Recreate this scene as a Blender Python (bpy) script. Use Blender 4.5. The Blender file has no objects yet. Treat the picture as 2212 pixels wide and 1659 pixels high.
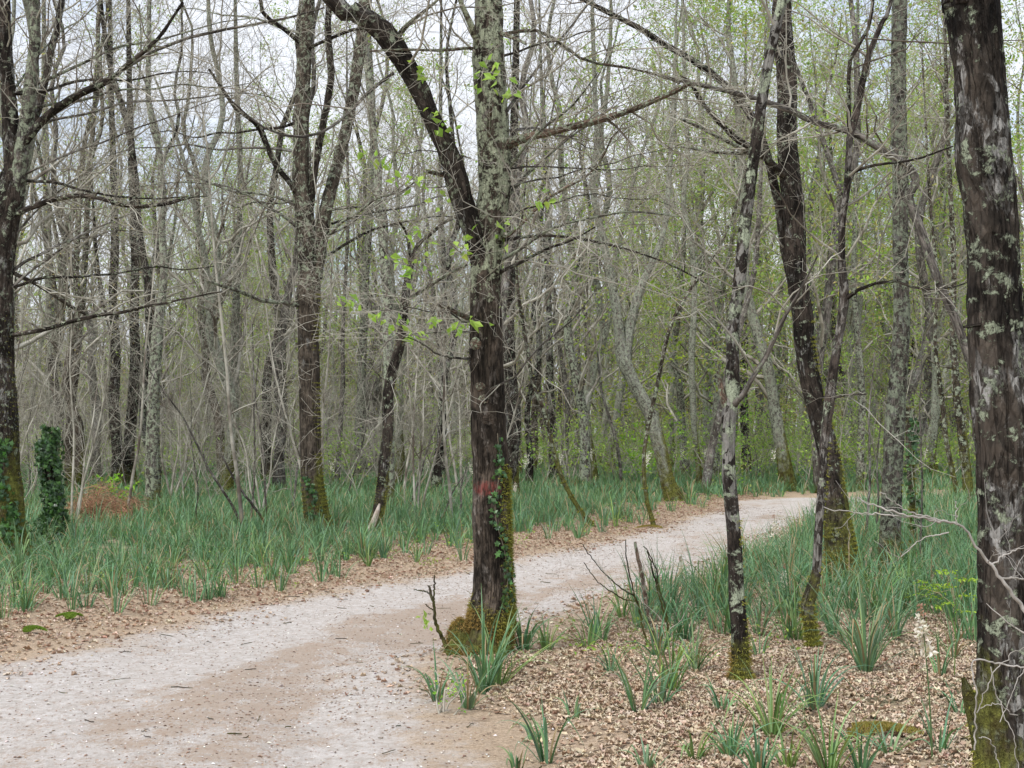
import bpy, math, random
import numpy as np
from mathutils import Vector

# ------------------------------------------------------------------ camera, world, sun, exposure
SC = bpy.context.scene
F, CX, CY, HZ, EYE = 3039.0, 1106.0, 829.5, 930.0, 1.6      # the photo measured as 2212 x 1659
PITCH = math.atan((HZ - CY) / F)
cam_d = bpy.data.cameras.new("camera"); cam = bpy.data.objects.new("camera", cam_d)
SC.collection.objects.link(cam); SC.camera = cam
cam.location = (0, 0, EYE); cam.rotation_euler = (math.pi / 2 + PITCH, 0, 0)
cam_d.sensor_width = 36; cam_d.lens = F / 2212 * 36; cam_d.clip_start = 0.1; cam_d.clip_end = 3000

SUN_EL, SUN_AZ = 55, 215          # degrees; azimuth clockwise from +Y (north)
world = bpy.data.worlds.new("World"); SC.world = world; world.use_nodes = True
wn, wl = world.node_tree.nodes, world.node_tree.links
wn.clear()
w_out = wn.new("ShaderNodeOutputWorld"); w_bg = wn.new("ShaderNodeBackground")
sky = wn.new("ShaderNodeTexSky"); sky.sky_type = 'NISHITA'; sky.sun_disc = False
sky.sun_elevation = math.radians(SUN_EL); sky.sun_rotation = math.radians(SUN_AZ); sky.air_density = 1.0; sky.dust_density = 2.0
tc = wn.new("ShaderNodeTexCoord"); mp = wn.new("ShaderNodeMapping"); mp.inputs['Scale'].default_value = (1.0, 1.0, 2.2)
cn2 = None; cn = wn.new("ShaderNodeTexNoise"); cn.inputs['Scale'].default_value = 3.2; cn.inputs['Detail'].default_value = 6; cn.inputs['Roughness'].default_value = .55
cr = wn.new("ShaderNodeValToRGB"); cr.color_ramp.elements[0].position = .30; cr.color_ramp.elements[1].position = .50
cmix = wn.new("ShaderNodeMix"); cmix.data_type = 'RGBA'; cmix.inputs[7].default_value = (5.1, 5.35, 5.85, 1)
wl.new(tc.outputs['Generated'], mp.inputs['Vector']); wl.new(mp.outputs[0], cn.inputs['Vector']); wl.new(cn.outputs[0], cr.inputs[0])
wl.new(cr.outputs[0], cmix.inputs[0]); wl.new(sky.outputs[0], cmix.inputs[6]); wl.new(cmix.outputs[2], w_bg.inputs[0])
w_bg.inputs[1].default_value = 0.1
wl.new(w_bg.outputs[0], w_out.inputs[0])

sun_d = bpy.data.lights.new("sun", 'SUN'); sun_d.energy = 1.5; sun_d.angle = math.radians(14); sun_d.color = (1, .97, .92)
sun = bpy.data.objects.new("sun", sun_d); SC.collection.objects.link(sun)
sa, se = math.radians(SUN_AZ), math.radians(SUN_EL)
sdir = Vector((math.sin(sa) * math.cos(se), math.cos(sa) * math.cos(se), math.sin(se)))
sun.rotation_euler = sdir.to_track_quat('Z', 'Y').to_euler(); sun.location = (0, 0, 30)
SC.view_settings.view_transform = 'Standard'; SC.view_settings.look = 'None'
SC.view_settings.exposure = 1.05; SC.view_settings.gamma = 1
SC.cycles.max_bounces = 6; SC.cycles.diffuse_bounces = 3; SC.cycles.transparent_max_bounces = 4

RS = np.random.RandomState(11)
random.seed(5)

# ------------------------------------------------------------------ numbers
def hash3(i, j, k):
    n = (i.astype(np.int64) * 73856093) ^ (j.astype(np.int64) * 19349663) ^ (k.astype(np.int64) * 83492791)
    n = (n ^ (n >> 13)) * 1274126177 & 0x7fffffff
    n = (n ^ (n >> 16)) * 668265263 & 0x7fffffff
    return (n & 0xffff) / 65535.0
def vnoise(P):
    P = np.asarray(P, float); i = np.floor(P).astype(np.int64); f = P - i; f = f * f * (3 - 2 * f)
    r = 0
    for a in (0, 1):
        for b in (0, 1):
            for c in (0, 1):
                w = (f[..., 0] if a else 1 - f[..., 0]) * (f[..., 1] if b else 1 - f[..., 1]) * (f[..., 2] if c else 1 - f[..., 2])
                r = r + w * hash3(i[..., 0] + a, i[..., 1] + b, i[..., 2] + c)
    return r * 2 - 1
def fbm(P, n=4):
    P = np.asarray(P, float); r = 0; a = 1; t = 0
    for k in range(n):
        r = r + a * vnoise(P * 2 ** k + 17.3 * k); t += a; a *= .55
    return r / t
def sstep(a, b, x):
    t = np.clip((x - a) / (b - a), 0, 1); return t * t * (3 - 2 * t)
def norm(v):
    return v / np.maximum(np.linalg.norm(v, axis=-1, keepdims=True), 1e-9)

def ray(x, y):
    a, b = (x - CX) / F, (CY - y) / F
    c, s = math.cos(PITCH), math.sin(PITCH)
    return np.array([a, c - b * s, s + b * c])
def at(x, y, D):                                       # point seen at (x, y) at distance D
    d = ray(x, y); return np.array([0, 0, EYE]) + d * (D / d[1])
def on_ground(x, y):
    d = ray(x, y); return d[1] * EYE / -d[2]
def px_of(X, Y): return CX + X / Y * F

# path edges on the ground (metres)
LE = np.array([(-30, 1.5), (-20, 2.5), (-12, 5), (-7, 7.6), (-3.6, 9.45), (-3.1, 11), (-2.65, 12.5), (-1.9, 14.1), (-.6, 16.5), (.94, 19.8), (2.25, 23.2), (4.2, 29.0), (4.7, 32.0), (6.2, 33.6), (9, 34.6), (14, 36), (40, 40)])
RE = np.array([(-30, -9), (-10, -5), (-3, 0), (-.7, 4), (0., 6.7), (-.32, 8.3), (-.42, 9.4), (-.05, 10.3), (.2, 11.3), (.62, 12.3), (1.3, 14), (2.3, 15.8), (3.2, 18), (4.4, 22), (5.8, 26), (7.6, 28.6), (10, 30), (15, 31.6), (40, 36)])
def seg_dist(P, L):
    d = np.full(P.shape[:-1], 1e9)
    for a, b in zip(L[:-1], L[1:]):
        ab = b - a; t = np.clip(((P - a) @ ab) / (ab @ ab), 0, 1)
        d = np.minimum(d, np.linalg.norm(P - a - t[..., None] * ab, axis=-1))
    return d
POLY = np.vstack([LE, RE[::-1]])
def inside(P):
    x, y = P[..., 0], P[..., 1]; c = np.zeros(x.shape, bool); n = len(POLY)
    for i in range(n):
        x0, y0 = POLY[i]; x1, y1 = POLY[(i + 1) % n]
        m = ((y0 > y) != (y1 > y))
        c ^= m & (x < (x1 - x0) * (y - y0) / ((y1 - y0) if y1 != y0 else 1e-9) + x0)
    return c
def path_sd(P):
    dl, dr = seg_dist(P, LE), seg_dist(P, RE)
    d = np.minimum(dl, dr)
    return np.where(inside(P), d, -d), dl / (dl + dr + 1e-6)
def height(X, Y, sd=None):
    X = np.asarray(X, float); Y = np.asarray(Y, float)
    if sd is None: sd = path_sd(np.stack([X, Y], -1))[0]
    q = np.stack([X, Y, X * 0 + 3.7], -1)
    off = 1 - .75 * sstep(-.4, .3, sd)
    h = (.05 * fbm(q * .45, 2) + .03 * fbm(q * 1.9, 3)) * off + (.022 * fbm(q * 1.3 + 9, 3) + .012 * fbm(q * 4.3 + 2, 2)) * (1 - off)
    h = h + .04 * sstep(.0, -.9, sd) + .07 * np.exp(-((X + .25) ** 2 + (Y - 9.75) ** 2) / .28)
    h = h - .03 * np.exp(-((sd - .9) / .32) ** 2)
    return h
def gz(x, y): return float(height(np.array([x]), np.array([y]))[0])

# ------------------------------------------------------------------ materials
class NT:
    def __init__(s, name):
        s.m = bpy.data.materials.new(name); s.m.use_nodes = True; s.t = s.m.node_tree; s.t.nodes.clear()
        s.out = s.t.nodes.new("ShaderNodeOutputMaterial")
    def n(s, typ, **kw):
        o = s.t.nodes.new("ShaderNode" + typ)
        for k, v in kw.items(): setattr(o, k, v)
        return o
    def put(s, sock, v):
        if isinstance(v, bpy.types.NodeSocket): s.t.links.new(v, sock)
        elif v is not None: sock.default_value = v
    def math(s, op, a, b=None, c=None, clamp=False):
        o = s.n("Math", operation=op, use_clamp=clamp); s.put(o.inputs[0], a); s.put(o.inputs[1], b)
        if c is not None: s.put(o.inputs[2], c)
        return o.outputs[0]
    def vmath(s, op, a, b):
        o = s.n("VectorMath", operation=op); s.put(o.inputs[0], a); s.put(o.inputs[1], b); return o.outputs[0]
    def mix(s, f, a, b):
        o = s.n("Mix", data_type='RGBA'); s.put(o.inputs[0], f)
        s.put(o.inputs[6], a if isinstance(a, bpy.types.NodeSocket) else (*a, 1)); s.put(o.inputs[7], b if isinstance(b, bpy.types.NodeSocket) else (*b, 1))
        return o.outputs[2]
    def noise(s, co, scale, detail=4, rough=.55, dist=0):
        o = s.n("TexNoise"); s.put(o.inputs['Vector'], co); s.put(o.inputs['Scale'], scale); s.put(o.inputs['Detail'], detail)
        s.put(o.inputs['Roughness'], rough); s.put(o.inputs['Distortion'], dist); return o.outputs[0]
    def voro(s, co, scale, feature='F1'):
        o = s.n("TexVoronoi", feature=feature); s.put(o.inputs['Vector'], co); s.put(o.inputs['Scale'], scale); return o
    def step(s, a, b, x):
        o = s.n("MapRange", interpolation_type='SMOOTHSTEP'); s.put(o.inputs[0], x); s.put(o.inputs[1], a); s.put(o.inputs[2], b); return o.outputs[0]
    def attrv(s, f):
        o = s.n('CombineXYZ'); [s.put(o.inputs[i], f) for i in range(3)]; return o.outputs[0]
    def attr(s, name):
        return s.n("Attribute", attribute_name=name)
    def bump(s, h, strength=.5, dist=.01, normal=None):
        o = s.n("Bump"); s.put(o.inputs['Strength'], strength); s.put(o.inputs['Distance'], dist); s.put(o.inputs['Height'], h)
        if normal: s.put(o.inputs['Normal'], normal)
        return o.outputs[0]
    def pbr(s, col, rough=.85, normal=None, spec=.25):
        o = s.n("BsdfPrincipled"); s.put(o.inputs['Base Color'], col if isinstance(col, bpy.types.NodeSocket) else (*col, 1))
        s.put(o.inputs['Roughness'], rough); s.put(o.inputs['Specular IOR Level'], spec)
        if normal: s.put(o.inputs['Normal'], normal)
        return o
    def done(s, o):
        s.t.links.new(o.outputs[0], s.out.inputs[0]); return s.m

def bark_mat(name, dark, mid, pale, pale_amt, lichen_amt, moss_h=.6, moss_side=.5, lichen=(.42, .47, .34), lichen_z=0., stamp=False, mid_amt=.5, fis=1.0, patch=4.0, sharp=.07, foot=0, net=.45, bands=(), crack=.6, zs=.16, mdir=1):
    t = NT(name)
    co = t.attr('bc').outputs['Vector']
    rnd = t.n("ObjectInfo").outputs['Random']
    off = t.n("CombineXYZ"); t.put(off.inputs[0], t.math('MULTIPLY', rnd, 37.)); t.put(off.inputs[2], t.math('MULTIPLY', rnd, 91.))
    co = t.vmath('ADD', co, off.outputs[0])
    st = t.vmath('MULTIPLY', co, (1, 1, zs))
    geo = t.n("NewGeometry"); sp = t.n("SeparateXYZ"); t.put(sp.inputs[0], geo.outputs['Position']); z = sp.outputs[2]
    sn = t.n("SeparateXYZ"); t.put(sn.inputs[0], geo.outputs['Normal'])
    fine = t.noise(st, 70 * fis, 6, .65)
    ridge = t.voro(t.vmath('MULTIPLY', co, (1, 1, .28)), 45 * fis, 'DISTANCE_TO_EDGE').outputs['Distance']
    grain = t.noise(co, 190, 3, .6)
    big = t.noise(t.vmath('MULTIPLY', co, (1, 1, .6)), patch, 6, .62, .6)
    c = t.mix(t.step(.5 - .13, .5 + .13, t.math('ADD', big, mid_amt - .5)), dark, mid)
    c = t.mix(t.math('MULTIPLY', t.step(.35, .62, fine), .55), c, t.vmath('MULTIPLY', c, (1.7, 1.62, 1.55)))
    c = t.mix(t.math('MULTIPLY', t.step(.16, .02, ridge), net), c, t.vmath('MULTIPLY', c, (.45, .42, .42)))
    ck = t.math('ABSOLUTE', t.math('SUBTRACT', t.noise(t.vmath('MULTIPLY', co, (1, 1, .10)), 26 * fis, 5, .6, .3), .5))
    ckm = t.step(.035, .0, ck)
    c = t.mix(t.math('MULTIPLY', ckm, crack), c, t.vmath('MULTIPLY', c, (.28, .26, .25)))
    pv = t.voro(t.vmath('MULTIPLY', t.vmath('ADD', co, t.vmath('MULTIPLY', t.attrv(t.noise(co, 18, 3)), (.03, .03, .03))), (1, 1, .5)), 34); pcs = t.n("SeparateColor"); t.put(pcs.inputs[0], pv.outputs['Color']); prd = pcs.outputs[0]
    c = t.vmath('MULTIPLY', c, t.attrv(t.math('ADD', .62, t.math('MULTIPLY', prd, .76))))
    # pale weathered / crustose patches
    pn = t.noise(t.vmath('MULTIPLY', co, (1, 1, .45)), patch * 1.7, 9, .7, .4)
    pa = pale_amt
    for lo, hi, am in bands:
        zz = t.math('ADD', z, t.math('MULTIPLY', t.math('SUBTRACT', t.noise(co, 5, 5, .6), .5), 1.5))
        pa = t.math('ADD', pa, t.math('MULTIPLY', t.math('MULTIPLY', t.step(lo - .22, lo + .22, zz), t.step(hi + .22, hi - .22, zz)), am))
    if foot: pa = t.math('SUBTRACT', pale_amt, t.math('MULTIPLY', t.step(foot + .25, foot - .1, z), .16))
    pm = t.step(.0, sharp, t.math('SUBTRACT', t.math('ADD', pn, pa), .95))
    pm = t.math('MULTIPLY', pm, t.step(.42, .56, t.math('ADD', fine, t.math('MULTIPLY', ridge, .35))) if sharp > .04 else t.step(.30, .42, fine))
    c = t.mix(pm, c, t.mix(t.noise(co, 30, 4), pale, t.vmath('MULTIPLY', pale + (), (.72, .72, .70)) if False else tuple(p * .7 for p in pale)))
    c = t.mix(t.math('MULTIPLY', pm, t.step(.55, .42, prd)), c, t.mix(fine, dark, mid))
    # leafy green-grey lichen
    ln = t.noise(co, patch * 3.3, 10, .74, .3)
    la = lichen_amt
    if lichen_z:
        la = t.math('ADD', lichen_amt - .22, t.math('MULTIPLY', t.step(lichen_z - .5, lichen_z + .4, z), .22))
    lm = t.step(.0, .05, t.math('SUBTRACT', t.math('ADD', ln, la), .95))
    lm = t.math('MULTIPLY', lm, t.step(.34, .46, t.noise(co, 120, 4, .7)))
    c = t.mix(lm, c, t.mix(t.noise(co, 55, 4), lichen, tuple(p * .6 for p in lichen)))
    spk = t.voro(co, 38)
    c = t.mix(t.math('MULTIPLY', t.step(.17, .12, spk.outputs['Distance']), t.step(.72, .78, t.n("SeparateColor").outputs[0]) if False else .55), c, tuple(p * .8 for p in pale)) if pale_amt > .42 else c
    c = t.vmath('MULTIPLY', c, t.vmath('ADD', t.vmath('MULTIPLY', t.attrv(rnd), (.5, .5, .5)), (.75, .75, .75)))
    # moss: low on the trunk and on the side that faces right
    mn = t.noise(co, 7, 6, .65)
    mz = t.math('SUBTRACT', 1., t.math('DIVIDE', z, max(moss_h, .01)))
    mm = t.math('ADD', t.math('MULTIPLY', mz, .8), t.math('MULTIPLY', t.math('SUBTRACT', mn, .5), 2.4))
    ms = t.math('MULTIPLY', t.step(.1, .9, t.math('MULTIPLY', sn.outputs[0], mdir * 1.0)), t.math('MULTIPLY', t.step(4.5, .3, z), moss_side))
    mm = t.math('ADD', mm, ms)
    mo = t.step(-.15, .7, mm); mo = t.math('MULTIPLY', mo, t.step(.22, .42, t.math('ADD', t.noise(co, 60, 4, .7), t.math('MULTIPLY', mo, .25))))
    mcol = t.mix(t.step(.32, .68, t.noise(co, 22, 7, .75)), (.055, .052, .015), (.215, .225, .055))
    mcol = t.mix(t.step(.5, .7, t.noise(co, 5, 4, .6)), mcol, (.075, .056, .022))
    c = t.mix(mo, c, mcol)
    if stamp:                                          # faded red paint mark on the bark
        d = t.vmath('SUBTRACT', geo.outputs['Position'], stamp)
        ds = t.vmath('MULTIPLY', d, (11, 4, 20))
        ln_ = t.n("VectorMath", operation='LENGTH'); t.put(ln_.inputs[0], ds)
        rm = t.step(1.25, .55, t.math('ADD', ln_.outputs['Value'], t.math('MULTIPLY', t.math('SUBTRACT', t.noise(geo.outputs['Position'], 60, 4, .7), .5), 2.2)))
        c = t.mix(t.math('MULTIPLY', t.math('MULTIPLY', rm, t.step(.36, .56, t.noise(st, 50, 4, .7))), .42), c, (.42, .08, .07))
    pmh = t.math('MULTIPLY', prd, .5)
    h = t.math('ADD', t.math('MULTIPLY', fine, .6 + .3 * net), t.math('MULTIPLY', t.step(0., .2, ridge), 1.3 * net))
    h = t.math('SUBTRACT', t.math('ADD', h, pmh), t.math('MULTIPLY', ckm, .9)); h = t.math('ADD', h, t.math('MULTIPLY', lm, .35)); h = t.math('ADD', h, t.math('MULTIPLY', grain, .25))
    h = t.math('ADD', h, t.math('MULTIPLY', t.math('MULTIPLY', mo, t.noise(geo.outputs['Position'], 130, 3)), 1.2))
    return t.done(t.pbr(c, .9, t.bump(h, .9, .012), .12))

def simple_mat(name, c1, c2, scale=20, rough=.8, bump=.4, c3=None, obj=True):
    t = NT(name)
    co = t.n("NewGeometry").outputs['Position']
    n = t.noise(co, scale, 5, .65)
    c = t.mix(t.step(.38, .62, n), c1, c2)
    if c3: c = t.mix(t.step(.52, .66, t.noise(co, scale * .37, 4, .6)), c, c3)
    return t.done(t.pbr(c, rough, t.bump(t.noise(co, scale * 3, 4), bump, .006), .2))

def leaf_mat(name, trans=.35, rough=.6, gain=1.0, spec=.3):
    t = NT(name)
    col = t.attr('col').outputs['Color']
    p = t.pbr(col, rough, None, spec)
    if trans <= 0: return t.done(p)
    tr = t.n("BsdfTranslucent"); t.put(tr.inputs[0], t.vmath('MULTIPLY', col, (1.25, 1.35, .8)))
    mx = t.n("MixShader"); t.put(mx.inputs[0], trans); t.t.links.new(p.outputs[0], mx.inputs[1]); t.t.links.new(tr.outputs[0], mx.inputs[2])
    return t.done(mx)

M = {}
M['main'] = None                                        # made with the main tree (it carries the red mark)
M['dark'] = bark_mat("dark mossy bark", (.020, .0165, .014), (.072, .060, .050), (.34, .335, .31), .38, .40, .55, .55, mid_amt=.48, net=.25)
M['darkfoot'] = bark_mat("dark bark with mossy foot", (.018, .015, .0125), (.066, .054, .045), (.34, .335, .31), .40, .39, .85, .75, mid_amt=.48, net=.25)
M['rough'] = bark_mat("rough brown bark", (.013, .011, .0095), (.064, .054, .045), (.40, .39, .37), .408, .405, .5, .42, mid_amt=.5, patch=3.6, net=.3, zs=.34, fis=.8, mdir=-1)
M['oak'] = bark_mat("brown oak bark", (.034, .028, .022), (.092, .077, .061), (.27, .265, .25), .35, .435, .8, .85, lichen_z=3.5, mid_amt=.55, net=.2)
M['lichen'] = bark_mat("grey lichened bark", (.040, .035, .030), (.125, .112, .097), (.34, .34, .31), .42, .47, .45, .3, mid_amt=.54, patch=4.5, net=.15, zs=.3)
M['palelichen'] = bark_mat("pale green-grey lichen bark", (.075, .068, .056), (.20, .19, .16), (.38, .38, .34), .44, .485, 1.3, .6, lichen=(.46, .50, .38), mid_amt=.55, patch=6, net=.1, zs=.3)
M['grey'] = bark_mat("pale grey bark", (.06, .053, .046), (.155, .142, .128), (.34, .33, .31), .42, .40, .3, .25, mid_amt=.5, net=.1)
M['banded'] = bark_mat("black and pale bark", (.016, .013, .011), (.034, .028, .024), (.25, .24, .22), .455, .43, .32, .2, mid_amt=.5, patch=1.9, sharp=.04, net=.12, crack=.25, zs=.7, bands=((-.5, 1.05, -.065), (1.10, 1.6, .04), (1.7, 2.95, -.03), (3.05, 9, .05)))
M['darkband'] = bark_mat("dark bark with pale bands", (.020, .016, .014), (.062, .051, .044), (.28, .265, .24), .425, .37, .60, .1, mid_amt=.5, patch=1.9, sharp=.05, net=.12, bands=((.8, 1.2, .08), (2.05, 2.6, .05)))
M['brown'] = bark_mat("dead brown wood", (.05, .036, .028), (.15, .11, .085), (.3, .28, .25), .40, .455, -1, 0, mid_amt=.6, patch=8)
M['mossy'] = bark_mat("moss covered bark", (.03, .025, .018), (.08, .065, .05), (.3, .3, .27), .40, .44, 1.3, .75, mid_amt=.5, net=.1)
M['twig'] = simple_mat("twig bark", (.25, .23, .185), (.48, .46, .39), 3.0, .85, .3, (.12, .095, .075))
M['palewig'] = simple_mat("pale bare twig", (.27, .25, .22), (.46, .43, .40), 9, .8, .3)
M['palewood'] = simple_mat('bare pale wood', (.42, .34, .28), (.62, .54, .47), 14, .7, .3)
M['farwood'] = simple_mat('far bark', (.085, .080, .055), (.20, .185, .14), 1.5, .9, .2)
M['leaf'] = leaf_mat("young leaves", .45)
M['blade'] = leaf_mat("asphodel blades", .18, .5, spec=.4)
M['dead'] = leaf_mat("dead oak leaves", .0, .75, spec=.15)
M['ivy'] = leaf_mat("ivy leaves", .1, .35, spec=.5)
M['mossfibre'] = leaf_mat("moss fibres", .15, .9, spec=.05)
M['petal'] = leaf_mat("petals", .3, .6)

def floor_mat(name):
    t = NT(name)
    pos = t.n("NewGeometry").outputs['Position']
    sd = t.attr('sd').outputs['Fac']; pc = t.attr('pc').outputs['Vector']
    u = t.n("SeparateXYZ"); t.put(u.inputs[0], pc); uu = u.outputs[0]
    edge = t.noise(pos, 1.6, 6, .7); e2 = t.noise(pos, 9, 5, .7)
    m = t.math('ADD', sd, t.math('ADD', t.math('MULTIPLY', t.math('SUBTRACT', edge, .5), 1.3), t.math('MULTIPLY', t.math('SUBTRACT', e2, .5), .7)))
    sand = t.step(-.05, .55, m)
    # sand: pale grey where worn, warm and crumb-strewn elsewhere
    fine = t.noise(pos, 120, 5, .75); mid = t.noise(pos, 14, 6, .7)
    sc = t.mix(t.step(.3, .7, mid), (.46, .43, .40), (.66, .65, .645))
    sc = t.mix(t.step(.35, .68, fine), t.vmath('MULTIPLY', sc, (.80, .78, .76)), sc)
    strk = t.noise(t.vmath('MULTIPLY', pc, (1.5, .32, 1)), 1.5, 7, .68, .5)
    band = t.math('MULTIPLY', t.step(.34, .60, uu), t.step(.93, .70, uu))
    bm = t.math('ADD', t.math('SUBTRACT', strk, .585), t.math('MULTIPLY', band, .13))
    crumb = t.noise(t.vmath('MULTIPLY', pos, (1, .55, 1)), 55, 6, .8)
    bm = t.math('ADD', bm, t.math('ADD', t.math('MULTIPLY', t.math('SUBTRACT', crumb, .5), .6), t.math('MULTIPLY', t.math('SUBTRACT', t.noise(pos, 3.5, 7, .8), .5), .75)))
    brown = t.mix(t.noise(pos, 40, 5, .7), (.28, .215, .165), (.45, .365, .29))
    sc = t.mix(t.math('MULTIPLY', t.step(.0, .09, bm), .78), sc, brown)
    warm = t.step(-.2, 1.2, t.math('ADD', t.math('MULTIPLY', t.noise(pc, .9, 4), 1.6), t.math('MULTIPLY', uu, .8)))
    sc = t.mix(t.math('MULTIPLY', warm, .42), sc, t.vmath('MULTIPLY', sc, (1.0, .92, .86)))
    spk = t.step(.56, .64, t.noise(t.vmath('MULTIPLY', pos, (1, .6, 1)), 38, 3, .5))
    sc = t.mix(t.math('MULTIPLY', spk, .35), sc, (.30, .19, .13))
    # litter and soil
    v = t.voro(pos, 34); vs = t.n("SeparateColor"); t.put(vs.inputs[0], v.outputs['Color'])
    lc = t.mix(t.step(.36, .64, t.noise(pos, 46, 7, .85)), (.25, .185, .13), (.46, .365, .27))
    lc = t.mix(t.step(.55, .75, t.noise(pos, 4, 5, .7)), lc, (.19, .14, .10))
    lc = t.mix(t.math('MULTIPLY', t.step(.3, .6, t.noise(pos, 90, 4, .7)), .5), lc, t.vmath('MULTIPLY', lc, (1.7, 1.65, 1.6)))
    # green undergrowth tone away from the path
    gr = t.math('MULTIPLY', t.step(-1.3, -3.0, sd), t.step(.40, .6, t.noise(pos, 2.2, 5, .7)))
    lc = t.mix(t.math('MULTIPLY', gr, .8), lc, (.07, .11, .045))
    c = t.mix(sand, lc, sc)
    h = t.math('ADD', t.math('MULTIPLY', fine, .5), t.math('ADD', t.math('MULTIPLY', mid, 1.4), t.math('MULTIPLY', crumb, .6)))
    h = t.math('ADD', h, t.math('MULTIPLY', t.math('SUBTRACT', 1., sand), t.noise(pos, 30, 5, .8)))
    return t.done(t.pbr(c, .95, t.bump(h, .7, .02), .1))
M['floor'] = floor_mat("forest floor"); M['path'] = floor_mat("sandy path")

# ------------------------------------------------------------------ mesh building
class G:
    """collects vertices, quads/tris (one array per arity), point attributes"""
    def __init__(s): s.v = []; s.f = []; s.bc = []; s.col = []; s.mi = []; s.n = 0
    def add(s, V, Fc, bc=None, col=None, mi=0):
        V = np.asarray(V, float).reshape(-1, 3); Fc = np.asarray(Fc, np.int64)
        s.v.append(V); s.f.append(Fc + s.n); s.mi.append(np.full(len(Fc), mi, np.int32))
        s.bc.append(np.zeros_like(V) if bc is None else np.asarray(bc, float).reshape(-1, 3))
        s.col.append(np.ones((len(V), 4)) * .5 if col is None else np.concatenate([np.asarray(col, float).reshape(-1, 3), np.ones((len(V), 1))], 1))
        s.n += len(V)
    def mesh(s, name, mats, origin=(0, 0, 0), smooth=True, bc=False, col=False):
        V = np.concatenate(s.v) - np.asarray(origin, float)
        me = bpy.data.meshes.new(name); me.vertices.add(len(V)); me.vertices.foreach_set("co", V.astype(np.float32).ravel())
        tot = np.concatenate([np.full(len(f), f.shape[1], np.int32) for f in s.f]); idx = np.concatenate([f.ravel() for f in s.f]).astype(np.int32)
        me.loops.add(len(idx)); me.loops.foreach_set("vertex_index", idx)
        me.polygons.add(len(tot)); st = np.concatenate([[0], np.cumsum(tot)[:-1]]).astype(np.int32)
        me.polygons.foreach_set("loop_start", st); me.polygons.foreach_set("loop_total", tot)
        me.polygons.foreach_set("material_index", np.concatenate(s.mi)); me.polygons.foreach_set("use_smooth", np.full(len(tot), smooth))
        if bc:
            a = me.attributes.new("bc", 'FLOAT_VECTOR', 'POINT'); a.data.foreach_set("vector", np.concatenate(s.bc).astype(np.float32).ravel())
        if col:
            a = me.attributes.new("col", 'FLOAT_COLOR', 'POINT'); a.data.foreach_set("color", np.concatenate(s.col).astype(np.float32).ravel())
        for m in (mats if isinstance(mats, (list, tuple)) else [mats]): me.materials.append(m)
        me.update(calc_edges=True)
        return me

def tag(o, label=None, cat=None, group=None, kind=None):
    if label: o['label'] = label
    if cat: o['category'] = cat
    if group: o['group'] = group
    if kind: o['kind'] = kind
    return o
def link(name, data, parent=None, loc=None):
    o = bpy.data.objects.new(name, data); SC.collection.objects.link(o)
    if parent: o.parent = parent
    if loc is not None: o.location = loc
    return o
def root(name, loc, label, cat, group=None):
    return tag(link(name, None, None, loc), label, cat, group)

def frames(P):
    T = np.gradient(P, axis=1); T = norm(T)
    avg = norm(P[:, -1] - P[:, 0] + 1e-6)
    ref = np.where(np.abs(avg[:, 2:3]) > .7, np.array([[0, -1., 0]]), np.array([[0, 0, 1.]]))[:, None, :]
    U = norm(np.cross(T, np.broadcast_to(ref, T.shape)) + 1e-9); W = np.cross(T, U)
    return T, U, W
def tubes(g, P, R, k=4, disp=None, mi=0, col=None, cap=False):
    """P (m,n,3) centre lines, R (m,n) radii"""
    P = np.asarray(P, float); R = np.asarray(R, float); m, n = R.shape
    T, U, W = frames(P); a = np.arange(k) / k * 2 * np.pi
    ca, sa_ = np.cos(a), np.sin(a)
    dirs = U[:, :, None] * ca[None, None, :, None] + W[:, :, None] * sa_[None, None, :, None]
    L = np.concatenate([np.zeros((m, 1)), np.cumsum(np.linalg.norm(np.diff(P, axis=1), axis=2), 1)], 1)
    Rb = np.maximum(R, .02)[:, :, None]
    off = RS.rand(m, 1, 1) * 40
    bc = np.stack([Rb * ca + off, Rb * sa_ + off * .7, L[:, :, None] + 0 * ca + off * 1.3], -1)
    rr = R[:, :, None] * np.ones(k)
    if disp is not None: rr = rr + disp(bc, R, L, P)
    V = P[:, :, None] + dirs * rr[..., None]
    i = np.arange(n - 1)[:, None] * k; j = np.arange(k)[None]; j2 = (j + 1) % k
    q = np.stack([i + j, i + j2, i + k + j2, i + k + j], -1).reshape(-1, 4)
    Fq = (np.arange(m)[:, None, None] * (n * k) + q[None]).reshape(-1, 4)
    c = None if col is None else np.broadcast_to(np.asarray(col)[:, None, None] if np.ndim(col) == 2 else col, V.shape)
    base = g.n
    g.add(V, Fq, bc, c, mi)
    if cap:
        for ti in range(m):
            for row, fl in ((n - 1, 1),):
                ring = V[ti, row]; cpt = ring.mean(0) + T[ti, row] * R[ti, row] * .25
                g.add(np.vstack([ring, cpt]), np.array([[x, (x + 1) % k, k] for x in range(k)]), np.vstack([bc[ti, row], bc[ti, row].mean(0)]), None, mi)
    return V, dirs

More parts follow.
